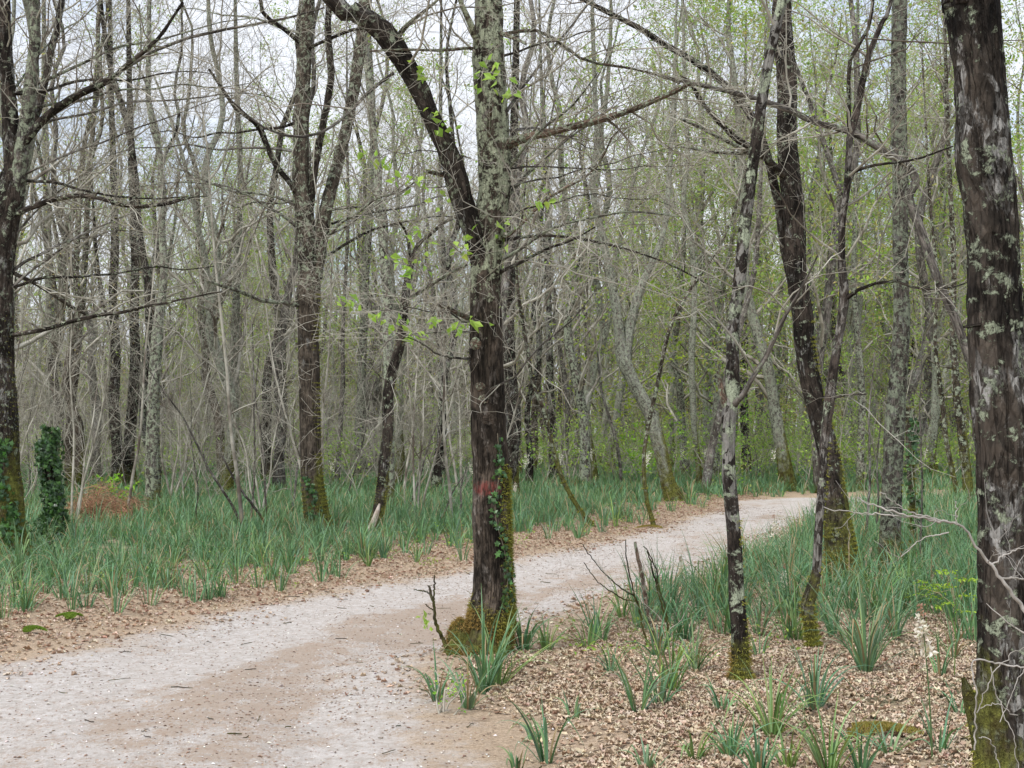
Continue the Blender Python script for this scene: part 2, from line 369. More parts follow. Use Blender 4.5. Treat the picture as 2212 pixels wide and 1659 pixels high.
def resample(P, R, n):
    P = np.asarray(P, float); R = np.asarray(R, float)
    Q = np.vstack([2 * P[0] - P[1], P, 2 * P[-1] - P[-2]])
    L = np.concatenate([[0], np.cumsum(np.linalg.norm(np.diff(P, axis=0), axis=1))]); s = np.linspace(0, L[-1], n)
    i = np.clip(np.searchsorted(L, s, side='right') - 1, 0, len(P) - 2); t = ((s - L[i]) / np.maximum(L[i + 1] - L[i], 1e-9))[:, None]
    p0, p1, p2, p3 = Q[i], Q[i + 1], Q[i + 2], Q[i + 3]
    C = .5 * (2 * p1 + (p2 - p0) * t + (2 * p0 - 5 * p1 + 4 * p2 - p3) * t * t + (3 * p1 - p0 - 3 * p2 + p3) * t ** 3)
    return C, np.interp(s, L, R)

def kids(P, R, n, s0, s1, L, ang=(40, 70), up=.25, npts=5, rr=.6, rmin=.0016, rmax=9, wob=.12, bend=.25, taper=.5, flat=0.0):
    """side shoots along the curves P: n on each, from s0 to s1 of its length"""
    P = np.asarray(P, float); m, k, _ = P.shape
    s = s0 + (s1 - s0) * (np.arange(n)[None] + RS.rand(m, n)) / n
    x = s * (k - 1); i = np.clip(x.astype(int), 0, k - 2); t = (x - i)[..., None]
    mi = np.arange(m)[:, None]
    B = P[mi, i] * (1 - t) + P[mi, i + 1] * t; T = norm(P[mi, i + 1] - P[mi, i])
    r0 = np.minimum((R[mi, i] * (1 - t[..., 0]) + R[mi, i + 1] * t[..., 0]) * rr, rmax); r0 = np.maximum(r0, rmin)
    rv = norm(RS.randn(m, n, 3)); rv[..., 2] *= (1 - flat); pr = norm(np.cross(T, norm(np.cross(T, rv))))
    a = np.radians(ang[0] + (ang[1] - ang[0]) * RS.rand(m, n))[..., None]
    d = norm(T * np.cos(a) + pr * np.sin(a) + np.array([0, 0, up]))
    ln = (L[0] + (L[1] - L[0]) * RS.rand(m, n)) * (1 - taper * (s - s0) / (s1 - s0 + 1e-9))
    u = np.linspace(0, 1, npts)
    bv = norm(RS.randn(m, n, 3)) * bend + np.array([0, 0, up * .6])
    Q = B[:, :, None] + ln[..., None, None] * (d[:, :, None] * u[:, None] + bv[:, :, None] * (u ** 2)[:, None] * .5)
    w = np.cumsum(RS.randn(m, n, npts, 3), 2) * (wob * ln / npts)[..., None, None]; w -= w[:, :, :1]
    Q = Q + w
    Rr = r0[..., None] * (1 - .72 * u)
    return Q.reshape(-1, npts, 3), np.maximum(Rr.reshape(-1, npts), rmin * .7)

LEAF2 = np.array([(0, 0, 0), (.28, .42, .05), (0, 1, -.08), (-.28, .42, .05)])
def leaves(g, C, size, cols, up=.6, shape='leaf', mi=0, spread=None, nrm=None, droop=0.):
    """leaf blades at C (m,3)"""
    m = len(C); size = np.broadcast_to(size, (m,))
    N = norm(RS.randn(m, 3) * (1 - up) + np.array([0, 0, up])) if nrm is None else norm(nrm + RS.randn(m, 3) * .35)
    A = norm(np.cross(N, RS.randn(m, 3))); A[:, 2] -= droop; A = norm(A); B = norm(np.cross(N, A)); N = np.cross(A, B)
    if shape == 'leaf':
        S = LEAF2; Fc = np.array([[0, 1, 2, 3]])
    elif shape == 'oak':
        S = np.array([(0, 0, 0), (.16, .22, .02), (.34, .40, .09), (.24, .62, .05), (.22, .84, .1), (0, 1, -.02), (-.22, .84, .07), (-.24, .62, .02), (-.34, .40, .12), (-.16, .22, .02), (0, .5, -.04)])
        Fc = np.array([[0, 1, 2, 10], [2, 3, 4, 10], [4, 5, 6, 10], [6, 7, 8, 10], [8, 9, 0, 10]])
    else:      # ivy: five-pointed
        S = np.array([(0, 0, 0), (.38, -.10, -.02), (.30, .28, .03), (.50, .48, -.03), (.2, .55, .04), (0, 1, -.03), (-.2, .55, .04), (-.50, .48, -.03), (-.30, .28, .03), (-.38, -.10, -.02), (0, .35, .06)])
        Fc = np.array([[0, 1, 2, 10], [2, 3, 4, 10], [4, 5, 6, 10], [6, 7, 8, 10], [8, 9, 0, 10]])
    curl = RS.rand(m, 1) * (.5 if shape == 'oak' else .25)
    K = len(S)
    z = S[None, :, 2] * (1 + curl * 4) + (np.abs(S[None, :, 0]) * curl * 1.2)
    V = C[:, None] + size[:, None, None] * (B[:, None] * S[None, :, 0:1] + A[:, None] * S[None, :, 1:2] + N[:, None] * z[..., None])
    Fq = (np.arange(m)[:, None, None] * K + Fc[None]).reshape(-1, 4)
    g.add(V, Fq, None, np.repeat(cols, K, 0), mi)

def pal(m, cs, jit=.12):
    cs = np.array(cs, float); c = cs[RS.randint(0, len(cs), m)]
    return np.clip(c * (1 + RS.randn(m, 1) * jit) * (1 + RS.randn(m, 3) * jit * .3), .002, 1)

def pts_on(P, n, s0=.2):
    m, k, _ = P.shape; s = s0 + (1 - s0) * RS.rand(m, n); x = s * (k - 1); i = np.clip(x.astype(int), 0, k - 2); t = (x - i)[..., None]; mi = np.arange(m)[:, None]
    return (P[mi, i] * (1 - t) + P[mi, i + 1] * t).reshape(-1, 3)

GREENS = [(.28, .42, .08), (.34, .48, .10), (.22, .36, .07), (.38, .48, .14)]
OLIVES = [(.38, .38, .13), (.42, .38, .17), (.34, .38, .11), (.45, .33, .18)]

# ------------------------------------------------------------------ ground and path
def axis(lo, a, b, hi, step, grow=1.16):
    c = list(np.arange(a, b + 1e-6, step)); s = step; x = c[-1]
    while x < hi: s *= grow; x += s; c.append(x)
    s = step; x = c[0]; l = []
    while x > lo: s *= grow; x -= s; l.append(x)
    return np.array(l[::-1] + c)
gx = axis(-400, -5.5, 6.5, 400, .055); gy = axis(-200, 4.5, 20, 700, .06, 1.06)
XX, YY = np.meshgrid(gx, gy); PP = np.stack([XX, YY], -1); SD, UU = path_sd(PP)
ZZ = height(XX, YY, SD)
def sheet(name, Z, mat, keep=None):
    ny, nx = XX.shape; V = np.stack([XX, YY, Z], -1).reshape(-1, 3)
    i = np.arange(ny - 1)[:, None] * nx + np.arange(nx - 1)[None]
    q = np.stack([i, i + 1, i + nx + 1, i + nx], -1).reshape(-1, 4)
    sdv, pcv = SD.ravel(), np.stack([UU * 1.0, YY, XX * 0], -1).reshape(-1, 3)
    if keep is not None:
        q = q[keep.ravel()[q].all(1)]; used = np.unique(q); mp_ = np.zeros(len(V), np.int64); mp_[used] = np.arange(len(used))
        V, q, sdv, pcv = V[used], mp_[q], sdv[used], pcv[used]
    g = G(); g.add(V, q); me = g.mesh(name, mat)
    a = me.attributes.new("sd", 'FLOAT', 'POINT'); a.data.foreach_set("value", sdv.astype(np.float32))
    pcv = pcv.copy(); pcv[:, 1] *= .55; pcv[:, 0] = pcv[:, 0]
    a = me.attributes.new("pc", 'FLOAT_VECTOR', 'POINT'); a.data.foreach_set("vector", pcv.astype(np.float32).ravel())
    o = link(name, me); o['kind'] = 'structure'; return o
ground = sheet("ground", ZZ - .02 * sstep(.0, .3, SD), M['floor']); ground['label'] = "brown leaf-littered forest floor on both sides of the sandy path"
pz = ZZ + .006 - .06 * sstep(.0, -.25, SD)
path = sheet("path", pz, M['path'], (SD > -.25) & (YY < 60) & (XX > -25)); path['label'] = "pale sandy forest path curving away to the right"

# ------------------------------------------------------------------ traced trees
def bark_disp(amp=.006, lump=.02, seed=0., fz=.2):
    def f(bc, R, L, P):
        q = bc * np.array([1, 1, fz])
        r = 1 - np.abs(vnoise(q * 42 + seed)); r = r ** 2
        r2 = 1 - np.abs(vnoise(q * 90 + seed + 5))
        return amp * (r - .5) + amp * .5 * (r2 - .5) + lump * R[:, :, None] * 4 * fbm(bc * np.array([5, 5, 2.2]) + seed, 3) * .5
    return f

def world_line(pts, D, dd=0.0):
    """pixel polyline (x, y, width) to centre line + radii; dd = change of distance along it"""
    n = len(pts); P = []; R = []
    for i, q in enumerate(pts):
        d = D + dd * (i / max(n - 1, 1)); P.append(at(q[0], q[1], d)); R.append(q[2] * d / F / 2)
    return np.array(P), np.array(R)

def moss_fibres(V, dirs, n, zmax, ln=(.012, .03), side=None, orange=.5, thin=1.0):
    """short fibres standing on a tube's skin"""
    g = G(); v = V.reshape(-1, 3); d = dirs.reshape(-1, 3)
    w = np.clip(1 - v[:, 2] / zmax + .35 * fbm(v * 5 + 30, 2), 0, 1) ** 1.1
    w = w * (fbm(v * 6 + 3, 3) > -.25)
    if side is not None: w = w + side * sstep(.2, .9, d[:, 0]) * (v[:, 2] < zmax * 3) * (fbm(v * 5, 2) > -.2)
    idx = np.where(w > .02)[0]
    if len(idx) == 0: return None
    pr = w[idx] / w[idx].sum(); ii = RS.choice(idx, n, p=pr)
    B = v[ii] + RS.randn(n, 3) * .006; N = norm(d[ii] + RS.randn(n, 3) * .45 + np.array([0, 0, -.25]))
    L = (ln[0] + (ln[1] - ln[0]) * RS.rand(n))[:, None]; S = norm(np.cross(N, RS.randn(n, 3))) * .0028 * thin
    Vv = np.stack([B - S, B + S, B + N * L], 1)
    k = .85 * sstep(-.25, .35, fbm(B * 7 + 11, 3) + (orange - .5) + .9 * (0.35 - B[:, 2]))[:, None]
    col = (1 - k) * np.array([.27, .27, .058]) + k * np.array([.30, .19, .07]); col = col * (.65 + .7 * RS.rand(n, 1))
    g.add(Vv, np.arange(n * 3).reshape(n, 3), None, np.repeat(col, 3, 0))
    return g

def ivy_on(P, R, z0, z1, az, spread, n, size=(.03, .06), bright=.5):
    """ivy leaves on a trunk between heights z0 and z1, az = side (0 faces the camera, 90 the right)"""
    g = G(); s = RS.rand(n); z = z0 + (z1 - z0) * s
    zi = np.clip(z, P[0, 2], P[-1, 2]); cx, cy, r = np.interp(zi, P[:, 2], P[:, 0]), np.interp(zi, P[:, 2], P[:, 1]), np.interp(zi, P[:, 2], R)
    wnd = 14 * np.sin(z * 4.1) + 8 * np.sin(z * 9.7 + 1)
    a = np.radians(az + wnd + RS.randn(n) * spread * (1.15 - .6 * s))
    d = np.stack([np.sin(a), -np.cos(a), 0 * a], -1)
    C = np.stack([cx, cy, z], -1) + d * (r + .006 + .03 * RS.rand(n) ** 2 + (spread > 40) * (.12 + (spread > 60) * .30 * (1 - s) ** 3) * np.maximum(fbm(np.stack([a * 1.5, z * 2.2, z * 0], -1), 3) + .3, 0))[:, None]
    if spread > 40:
        kk = fbm(np.stack([a * 2.2, z * 3.1, z * 0 + 4], -1), 3) > -.12 - .25 * (z1 - z) / z1; C, d = C[kk], d[kk]; n = len(C)
    c = pal(n, [(.045, .11, .035), (.07, .16, .045), (.10, .23, .05), (.035, .085, .03)], .2) * (.62 if spread > 60 else .85)
    leaves(g, C, size[0] + (size[1] - size[0]) * RS.rand(n), c, shape='ivy', nrm=d, droop=.6)
    # the stem
    zs = np.linspace(z0, z1, 24); cx, cy, r = np.interp(zs, P[:, 2], P[:, 0]), np.interp(zs, P[:, 2], P[:, 1]), np.interp(zs, P[:, 2], R)
    a = np.radians(az + 14 * np.sin(zs * 4.1) + 8 * np.sin(zs * 9.7 + 1)); d = np.stack([np.sin(a), -np.cos(a), 0 * a], -1)
    g2 = G(); tubes(g2, (np.stack([cx, cy, zs], -1) + d * (r + .006)[:, None])[None], np.full((1, 24), .004), 5, mi=1, col=np.array([[.10, .07, .05]]))
    g.add(g2.v[0], g2.f[0], None, np.tile([.10, .07, .05], (len(g2.v[0]), 1)), 1)
    return g

def twiggery(P, R, lens=((.7, 1.8), (.25, .6), (.10, .25)), n=(7, 6, 4), s0=.15, up=.18, ang=(45, 80), rmax=.02, k=3, levels=3, rmin=.0016, flat=.4):
    """three orders of shoots on curves P"""
    res = []
    p, r = P, R
    for lv in range(levels):
        p, r = kids(p, r, n[lv], s0 if lv == 0 else .2, .98, lens[lv], ang, up, (7, 5, 4)[lv], .55, rmin, rmax if lv == 0 else rmax * .4, wob=(.22, .26, .3)[lv], bend=(.5, .5, .4)[lv], taper=.45, flat=flat)
        res.append((p, r))
    return res

def arcs(n, x0, y0, dx, dy, D, seed, w=(5, 8)):
    q = np.random.RandomState(seed); out = []
    for i in range(n):
        xs, ys = q.uniform(*x0), q.uniform(*y0); L = q.uniform(*dx); e = q.uniform(*dy); sag = q.uniform(-70, 40); ww = q.uniform(*w); p = []
        for t in np.linspace(0, 1, 8):
            p.append((xs + L * t, ys + e * t + sag * 4 * t * (1 - t) * .5 + q.uniform(-7, 7) * (t > 0), max(ww * (1 - .75 * t), 1.4)))
        out.append((p, ['twig_', 'dark', 'grey', 'lichen'][q.randint(1, 4)], q.uniform(-2., 2.) * D / 17, 0, (9, 6, 4)))
    return out
TREES = {}
def tree(name, label, cat, pts, mat, D=None, group=None, k=14, n=None, ext=5.0, branches=(), fork=(), disp=None, tw=dict(), crown_from=None, moss=0, ivy=None, crown=(10, (.8, 2.2)), sink=.12, leaf=None, cap=False, mossz=.5, mside=.3, lean=(0, 0), orange=.3, twbr=(5, 4, 3)):
    D = D or on_ground(pts[0][0], pts[0][1])
    P, R = world_line(pts, D)
    if ext:
        d = norm(P[-1] - P[-2]); d = norm(d * .7 + np.array([lean[0], lean[1], .5])); P = np.vstack([P, P[-1] + d * ext * .5, P[-1] + (d + np.array([0, 0, .15])) * ext]); R = np.append(R, [R[-1] * .75, R[-1] * .35])
    b = P[0].copy(); b[2] = gz(b[0], b[1]); P = P.copy()
    P[0, 2] = b[2]; P = np.vstack([P[0] + np.array([0, 0, -sink]), P]); R[0] = R[0] * 1.12; R = np.append(R[0] * 1.3, R)
    o = root(name, b, label, cat, group)
    Ln = np.linalg.norm(np.diff(P, axis=0), axis=1).sum()
    n = n or max(12, int(Ln / .25))
    C, Rr = resample(P, R, n)
    Rr = Rr * (1 + .05 * vnoise(C * 3.1))
    g = G(); V, dirs = tubes(g, C[None], Rr[None], k, disp, cap=cap)
    link('trunk', g.mesh('trunk', M[mat], b, bc=True), o)
    allP, allR = [C], [Rr]
    for f in fork:
        q, m2, dd, e = f[0], f[1], f[2], f[3]
        p2, r2 = world_line(q, D, dd)
        if e: d = norm(p2[-1] - p2[-2]); p2 = np.vstack([p2, p2[-1] + norm(d + np.array([0, 0, .35])) * e]); r2 = np.append(r2, r2[-1] * .35)
        nn = max(8, int(np.linalg.norm(np.diff(p2, axis=0), axis=1).sum() / .12)); c2, q2 = resample(p2, r2, nn)
        w = 0.012 * np.stack([vnoise(c2 * 4 + 3), vnoise(c2 * 4 + 9), vnoise(c2 * 4 + 15)], -1) * np.minimum(np.arange(nn), 4)[:, None] / 4
        c2 = c2 + w; g = G(); tubes(g, c2[None], q2[None] * (1 + .09 * vnoise(c2 * 12))[None], max(8, k * 2 // 3), disp if q2[0] > .03 else None, cap=True)
        bo = link('branch', g.mesh('branch', M[m2], b, bc=True), o)
        if len(f) < 5 or f[4]:
            gt = G(); cc, rr = resample(c2, q2, 14)
            for p, r in twiggery(cc[None], np.minimum(rr, .02)[None], n=(f[4] if len(f) > 4 and isinstance(f[4], tuple) else twbr), **tw): tubes(gt, p, r, 3)
            link('twig', gt.mesh('twig', M['twig'], b), bo)
    if crown:
        # shoots from the upper trunk
        z0 = crown_from if crown_from is not None else P[0, 2] + .5 * (P[-1, 2] - P[0, 2])
        sel = C[:, 2] > z0
        if sel.sum() >= 4:
            cc, rr = resample(C[sel], Rr[sel], 16)
            gt = G(); tw2 = dict(lens=(crown[1], (.35, .9), (.15, .35)), n=(crown[0], 6, 5), rmax=.011); tw2.update(tw)
            for i, (p, r) in enumerate(twiggery(cc[None], rr[None], **tw2)):
                tubes(gt, p, r, 4 if i == 0 else 3)
                last = p
            link('crown', gt.mesh('crown', M['twig'], b), o)
            if leaf:
                gl = G(); C3 = pts_on(last, leaf[0], .4); keep = RS.rand(len(C3)) < leaf[1]; C3 = C3[keep]
                leaves(gl, C3, leaf[2] * (.6 + .8 * RS.rand(len(C3))), pal(len(C3), leaf[3]), .4)
                link('foliage', gl.mesh('foliage', M['leaf'], b, smooth=False, col=True), o)
    if moss:
        gm = moss_fibres(V[0], dirs[0], moss, mossz, side=mside, orange=orange)
        if gm: link('moss', gm.mesh('moss', M['mossfibre'], b, smooth=False, col=True), o)
    if ivy:
        gi = ivy_on(C, Rr, *ivy); link('ivy', gi.mesh('ivy', [M['ivy'], M['brown']], b, smooth=False, col=True), o)
    TREES[name + label[:12]] = (px_of(b[0], b[1]), D)
    return o, b, C, Rr, D

# --- the tree beside the path with the red mark
D1 = on_ground(1045, 1430)
mark = at(1050, 1055, D1 - .12)
M['main'] = bark_mat("main tree bark", (.028, .023, .018), (.090, .073, .058), (.27, .24, .21), .42, .49, .42, .4, net=.2, zs=.25, lichen_z=2.45, stamp=tuple(mark), mid_amt=.5, patch=4.8, lichen=(.50, .54, .38))
mainpts = [(x_, y_, w_ * 1.07) for x_, y_, w_ in [(1048, 1437, 112)] + [(1048, 1437, 112), (1056, 1380, 100), (1064, 1310, 86), (1066, 1260, 77), (1064, 1200, 74), (1061, 1100, 72), (1060, 1000, 71), (1056, 950, 69), (1053, 850, 66), (1050, 770, 66), (1050, 690, 64), (1049, 640, 62), (1052, 560, 60), (1058, 480, 62), (1068, 410, 66), (1068, 340, 66), (1064, 270, 66), (1060, 200, 64), (1055, 130, 64), (1056, 60, 56), (1055, 0, 54), (1055, -60, 50)][1:]]
o1, b1, C1, R1, _ = tree('path_side_tree', "thick brown tree with red paint mark and mossy foot at the path edge", 'tree', mainpts, 'main', D1, k=72, n=420, disp=bark_disp(.010, .03, 4.), ext=4.5,
    fork=[
     ([(1056, 610, 50), (1034, 540, 50), (1020, 500, 47), (1000, 440, 46), (987, 395, 50), (966, 325, 43), (940, 268, 40), (910, 200, 39), (882, 148, 42), (856, 106, 47), (822, 62, 46), (780, 32, 42), (742, 12, 38), (700, -22, 34)], 'dark', -.35, 3.0, (10, 5, 4)),
     ([(1085, 318, 22), (1130, 298, 18), (1170, 290, 17), (1250, 270, 14), (1330, 247, 12), (1400, 220, 9), (1450, 200, 7), (1490, 178, 5)], 'brown', -.8, 0, (7, 5, 3)),
     ([(1045, 120, 16), (1030, 85, 16), (1019, 55, 14), (1000, 10, 11), (985, -30, 9)], 'main', -.3, 1.5, (4, 4, 3)),
     ([(852, 92, 14), (872, 62, 11), (891, 44, 9), (920, 22, 7), (946, 0, 6), (985, -40, 5)], 'main', -.5, 0, (5, 4, 3)),
     ([(1070, 68, 12), (1105, 80, 9), (1136, 97, 6)], 'brown', -.3, 0, 0),
     ([(1062, 322, 10), (1056, 290, 10), (1057, 255, 10), (1062, 225, 8)], 'brown', -.35, 0, 0),
     ([(1020, 690, 12), (990, 678, 10), (965, 666, 8), (948, 660, 9)], 'brown', -.3, 0, 0),
     ([(972, 380, 14), (950, 376, 10), (922, 370, 8)], 'brown', -.25, 0, 0),
     ([(850, 158, 8), (800, 195, 7), (750, 245, 7), (690, 288, 6), (640, 296, 6), (590, 285, 5), (545, 258, 4), (500, 215, 3)], 'grey', -.6, 0, (8, 5, 3)),
     ([(1090, 375, 9), (1143, 306, 7), (1190, 262, 6), (1238, 226, 5), (1289, 157, 3)], 'lichen', -.9, 0, (6, 5, 3)),
     ([(1085, 560, 9), (1121, 540, 8), (1176, 500, 7), (1230, 478, 6), (1347, 458, 5), (1468, 470, 3)], 'lichen', -1.1, 0, (9, 5, 3)),
     ([(1075, 590, 9), (1128, 565, 7), (1183, 536, 6), (1238, 518, 5), (1282, 489, 3)], 'dark', -.7, 0, (6, 5, 3)),
     ([(1080, 520, 8), (1140, 512, 7), (1200, 512, 6), (1260, 518, 6), (1347, 536, 5), (1420, 558, 4), (1468, 580, 4), (1520, 612, 3)], 'dark', .8, 0, (8, 5, 3)),
     ([(1095, 425, 9), (1165, 350, 7), (1238, 292, 5), (1304, 255, 3)], 'lichen', .5, 0, (6, 5, 3)),
     ([(1085, 512, 8), (1107, 503, 7), (1183, 430, 6), (1274, 379, 5), (1311, 328, 4), (1333, 284, 4), (1373, 277, 2)], 'brown', -1.0, 0, (6, 5, 3)),
     ([(1041, 886, 6), (1052, 850, 5), (1074, 831, 5), (1114, 813, 4), (1165, 751, 4), (1238, 689, 3), (1285, 634, 2)], 'grey', -.8, 0, (5, 4, 3)),
     ([(1026, 777, 6), (983, 773, 5), (946, 766, 4), (917, 744, 3), (880, 728, 2)], 'grey', -.7, 0, (5, 4, 3)),
     ([(1030, 106, 8), (1012, 104, 7), (946, 109, 6), (873, 106, 5), (800, 112, 4)], 'brown', -.4, 0, (5, 4, 3)),
     ([(1080, 75, 9), (1158, 66, 7), (1216, 98, 7), (1260, 126, 6), (1311, 140, 6), (1395, 153, 5), (1468, 182, 4)], 'brown', .6, 0, (9, 5, 3)),
     ([(1095, 240, 8), (1130, 190, 6), (1180, 120, 6), (1230, 60, 5), (1275, 0, 4)], 'grey', .6, 0, (6, 5, 3)),
    ] + arcs(5, (1080, 1092), (60, 620), (200, 430), (-200, 60), 10, 4, (4, 7)) + arcs(3, (1010, 1030), (150, 800), (-300, -140), (-140, 60), 10, 5, (3, 5)), crown=(10, (.8, 1.8)), crown_from=2.2, moss=26000, mossz=.46, mside=.15, ivy=None, orange=.45)
gi = ivy_on(C1, R1, .35, 1.58, 33, 11, 130, (.026, .048)); link('ivy', gi.mesh('ivy', [M['ivy'], M['brown']], b1, smooth=False, col=True), o1)
# mossy knob of root on its left
kn = [(1004, 1450, 72), (998, 1420, 70), (994, 1390, 58), (993, 1362, 44), (998, 1345, 24), (1002, 1338, 8)]
Pk, Rk = world_line(kn, D1 - .05); Pk, Rk = resample(Pk, Rk, 60)
g = G(); Vk, dk = tubes(g, Pk[None], Rk[None], 40, bark_disp(.012, .05, 8.), cap=True)
ko = link('root_knob', g.mesh('root_knob', M['main'], b1, bc=True), o1)
gm = moss_fibres(Vk[0], dk[0], 5000, .8, orange=.7); link('moss', gm.mesh('moss', M['mossfibre'], b1, smooth=False, col=True), ko)
# knots on the bark
for (x, y, rr_) in ((1048, 862, 11), (1056, 905, 15), (1040, 835, 9), (1030, 742, 10)):
    p = at(x, y, D1 - .105); g = G(); s = rr_ * D1 / F
    cc = np.array([p + np.array([0, .02, 0]), p + np.array([0, -.002, 0]), p + np.array([0, -.014, 0]), p + np.array([0, -.006, 0])]); tubes(g, cc[None], np.array([[s * 1.5, s * 1.1, s * .7, s * .25]]), 14, cap=True)
    link('knot', g.mesh('knot', M['brown'] if rr_ < 12 else M['main'], b1, bc=True), o1)
# leafy young shoots
def shoot(pts, D, dd, clusters, parent, b, w=3, size=.07, nl=4):
    P, R = world_line([(x, y, w) for x, y in pts], D, dd); c, r = resample(P, R * np.linspace(1, .5, len(R)), 16)
    g = G(); tubes(g, c[None], r[None], 5)
    so = link('shoot', g.mesh('shoot', M['twig'], b), parent)
    Cl = []
    for (x, y) in clusters:
        j = np.argmin([abs(CX + q[0] / q[1] * F - x) + abs((CY - y) / F - 0) * 0 for q in c]); p = at(x, y, c[j][1])
        g2 = G(); tubes(g2, np.array([[c[j], (c[j] + p) / 2 + RS.randn(3) * .01, p]]), np.array([[.003, .0022, .0015]]), 4); link('stalk', g2.mesh('stalk', M['twig'], b), parent) if False else None
        for _ in range(nl): Cl.append(p + RS.randn(3) * np.array([.035, .03, .022]))
    Cl = np.array(Cl); gl = G(); n = len(Cl)
    for q in range(0, n, nl):
        gl = G(); leaves(gl, Cl[q:q + nl], size * (.7 + .6 * RS.rand(nl)), pal(nl, [(.32, .48, .09), (.38, .54, .12), (.26, .42, .08)]), .35, droop=.4)
        link('leaf_spray', gl.mesh('leaf_spray', M['leaf'], b, smooth=False, col=True), so)
shoot([(1030, 770), (960, 755), (900, 725), (830, 695), (770, 660), (725, 640)], D1, -1.0, [(735, 640), (760, 650), (800, 678), (822, 672), (848, 700), (872, 690), (886, 718), (905, 722)], o1, b1)
shoot([(1030, 640), (975, 590), (900, 565), (850, 560)], D1, -.8, [(850, 560), (875, 575), (895, 572), (930, 570), (888, 600), (905, 500), (895, 515)], o1, b1)
shoot([(985, 400), (930, 405), (860, 395), (800, 345)], D1, -.6, [(798, 338), (820, 350), (830, 365), (860, 385), (888, 392), (915, 395), (945, 395), (950, 445)], o1, b1)
shoot([(1030, 560), (995, 545), (970, 525)], D1, -.5, [(985, 535), (998, 545), (1005, 515)], o1, b1)
shoot([(1050, 690), (1000, 700), (960, 690)], D1, -.5, [(955, 690), (970, 705), (1005, 700), (1020, 693), (1040, 700), (1085, 672)], o1, b1)
shoot([(1060, 240), (1040, 180), (1055, 120), (1080, 95)], D1, -.6, [(1080, 95), (1060, 108), (1048, 138), (1082, 142), (1045, 163), (1072, 170), (1080, 165), (1033, 187), (1095, 207), (1108, 203)], o1, b1, nl=3)
shoot([(960, 300), (980, 260), (945, 240)], D1, -.5, [(935, 242), (960, 255), (975, 275), (950, 270), (905, 150), (920, 158)], o1, b1, nl=4)
shoot([(1085, 510), (1100, 490), (1140, 440)], D1, -.5, [(1095, 482), (1088, 505), (1080, 528), (1160, 430), (1185, 432)], o1, b1, nl=4)

# --- other traced trees
tree('rough_barked_tree', "massive dark tree with white lichen scabs and moss, nearest on the right", 'tree',
     [(2196, 1800, 178), (2186, 1600, 150), (2180, 1450, 132), (2176, 1300, 122), (2172, 1160, 116), (2168, 1000, 114), (2160, 850, 118), (2150, 700, 114), (2146, 560, 108), (2138, 430, 112), (2124, 340, 120), (2120, 230, 108), (2108, 100, 110), (2098, 0, 118), (2088, -120, 116)], 'rough', 5.6, k=88, n=460, disp=bark_disp(.010, .03, 22.), ext=5,
     crown=(8, (.8, 2)), crown_from=3.6, moss=5000, mossz=.35, mside=.0, fork=[([(2160, 700, 14), (2080, 712, 6)], 'dark', -.1, 0, 0)])
tree('leaning_pale_tree', "slim leaning tree with black and whitish patches and a split fork", 'tree',
     [(1600, 1492, 54), (1600, 1440, 40), (1597, 1360, 36), (1591, 1280, 33), (1588, 1200, 31), (1581, 1100, 30), (1575, 1030, 29), (1574, 960, 29), (1575, 895, 32), (1582, 850, 30), (1582, 780, 28), (1584, 700, 27), (1597, 610, 28), (1605, 530, 27), (1612, 460, 26), (1620, 400, 25), (1631, 320, 24), (1641, 250, 23), (1652, 180, 22), (1670, 85, 21), (1690, 0, 20), (1702, -80, 18)], 'banded', None, k=40, n=260, disp=bark_disp(.004, .015, 31.), ext=3.5,
     fork=[([(1580, 880, 18), (1600, 862, 14), (1620, 825, 11), (1660, 762, 11), (1690, 690, 9), (1720, 640, 8), (1745, 590, 5), (1765, 550, 3)], 'grey', -.5, 0, (5, 4, 3)),
           ([(1572, 880, 22), (1560, 850, 16), (1556, 820, 9), (1552, 800, 4)], 'brown', -.05, 0, 0)],
     crown=(8, (.6, 1.5)), crown_from=2.9, moss=3500, mossz=.35, mside=.15, tw=dict(up=.1))
tree('crooked_dark_tree', "dark tree with mossy flared foot right of the path, behind a thinner stem", 'tree',
     [(1828, 1278, 84), (1822, 1230, 74), (1812, 1150, 62), (1800, 1060, 50), (1790, 980, 44), (1770, 900, 44), (1750, 820, 44), (1738, 740, 43), (1734, 680, 43), (1722, 600, 43), (1718, 520, 45), (1714, 440, 47), (1708, 395, 44), (1700, 300, 42), (1700, 200, 42), (1694, 100, 42), (1688, 30, 40), (1692, -60, 36)], 'darkfoot', None, k=44, n=260, disp=bark_disp(.009, .015, 41.), ext=4,
     fork=[([(1700, 385, 18), (1670, 358, 15), (1640, 330, 14), (1590, 300, 12), (1545, 255, 10), (1512, 215, 9), (1490, 180, 6), (1470, 165, 4)], 'dark', -1.2, 0, (6, 5, 3)),
           ([(1668, 352, 11), (1620, 330, 10), (1560, 300, 8), (1510, 275, 7), (1466, 256, 5)], 'lichen', -.6, 0, (6, 5, 3)),
           ([(1645, 328, 9), (1600, 332, 8), (1540, 328, 7), (1470, 318, 4)], 'lichen', -.5, 0, (5, 4, 3)),
           ([(1735, 700, 20), (1700, 560, 18), (1685, 450, 18), (1672, 400, 18), (1655, 330, 17), (1623, 251, 18), (1580, 197, 14), (1518, 146, 14), (1434, 97, 12), (1395, 69, 12), (1333, 36, 10), (1256, 0, 9), (1190, -30, 7)], 'dark', .6, 0, (10, 6, 4))],
     crown=(12, (1., 2.6)), crown_from=4.2, moss=9000, mossz=.9, mside=.5)
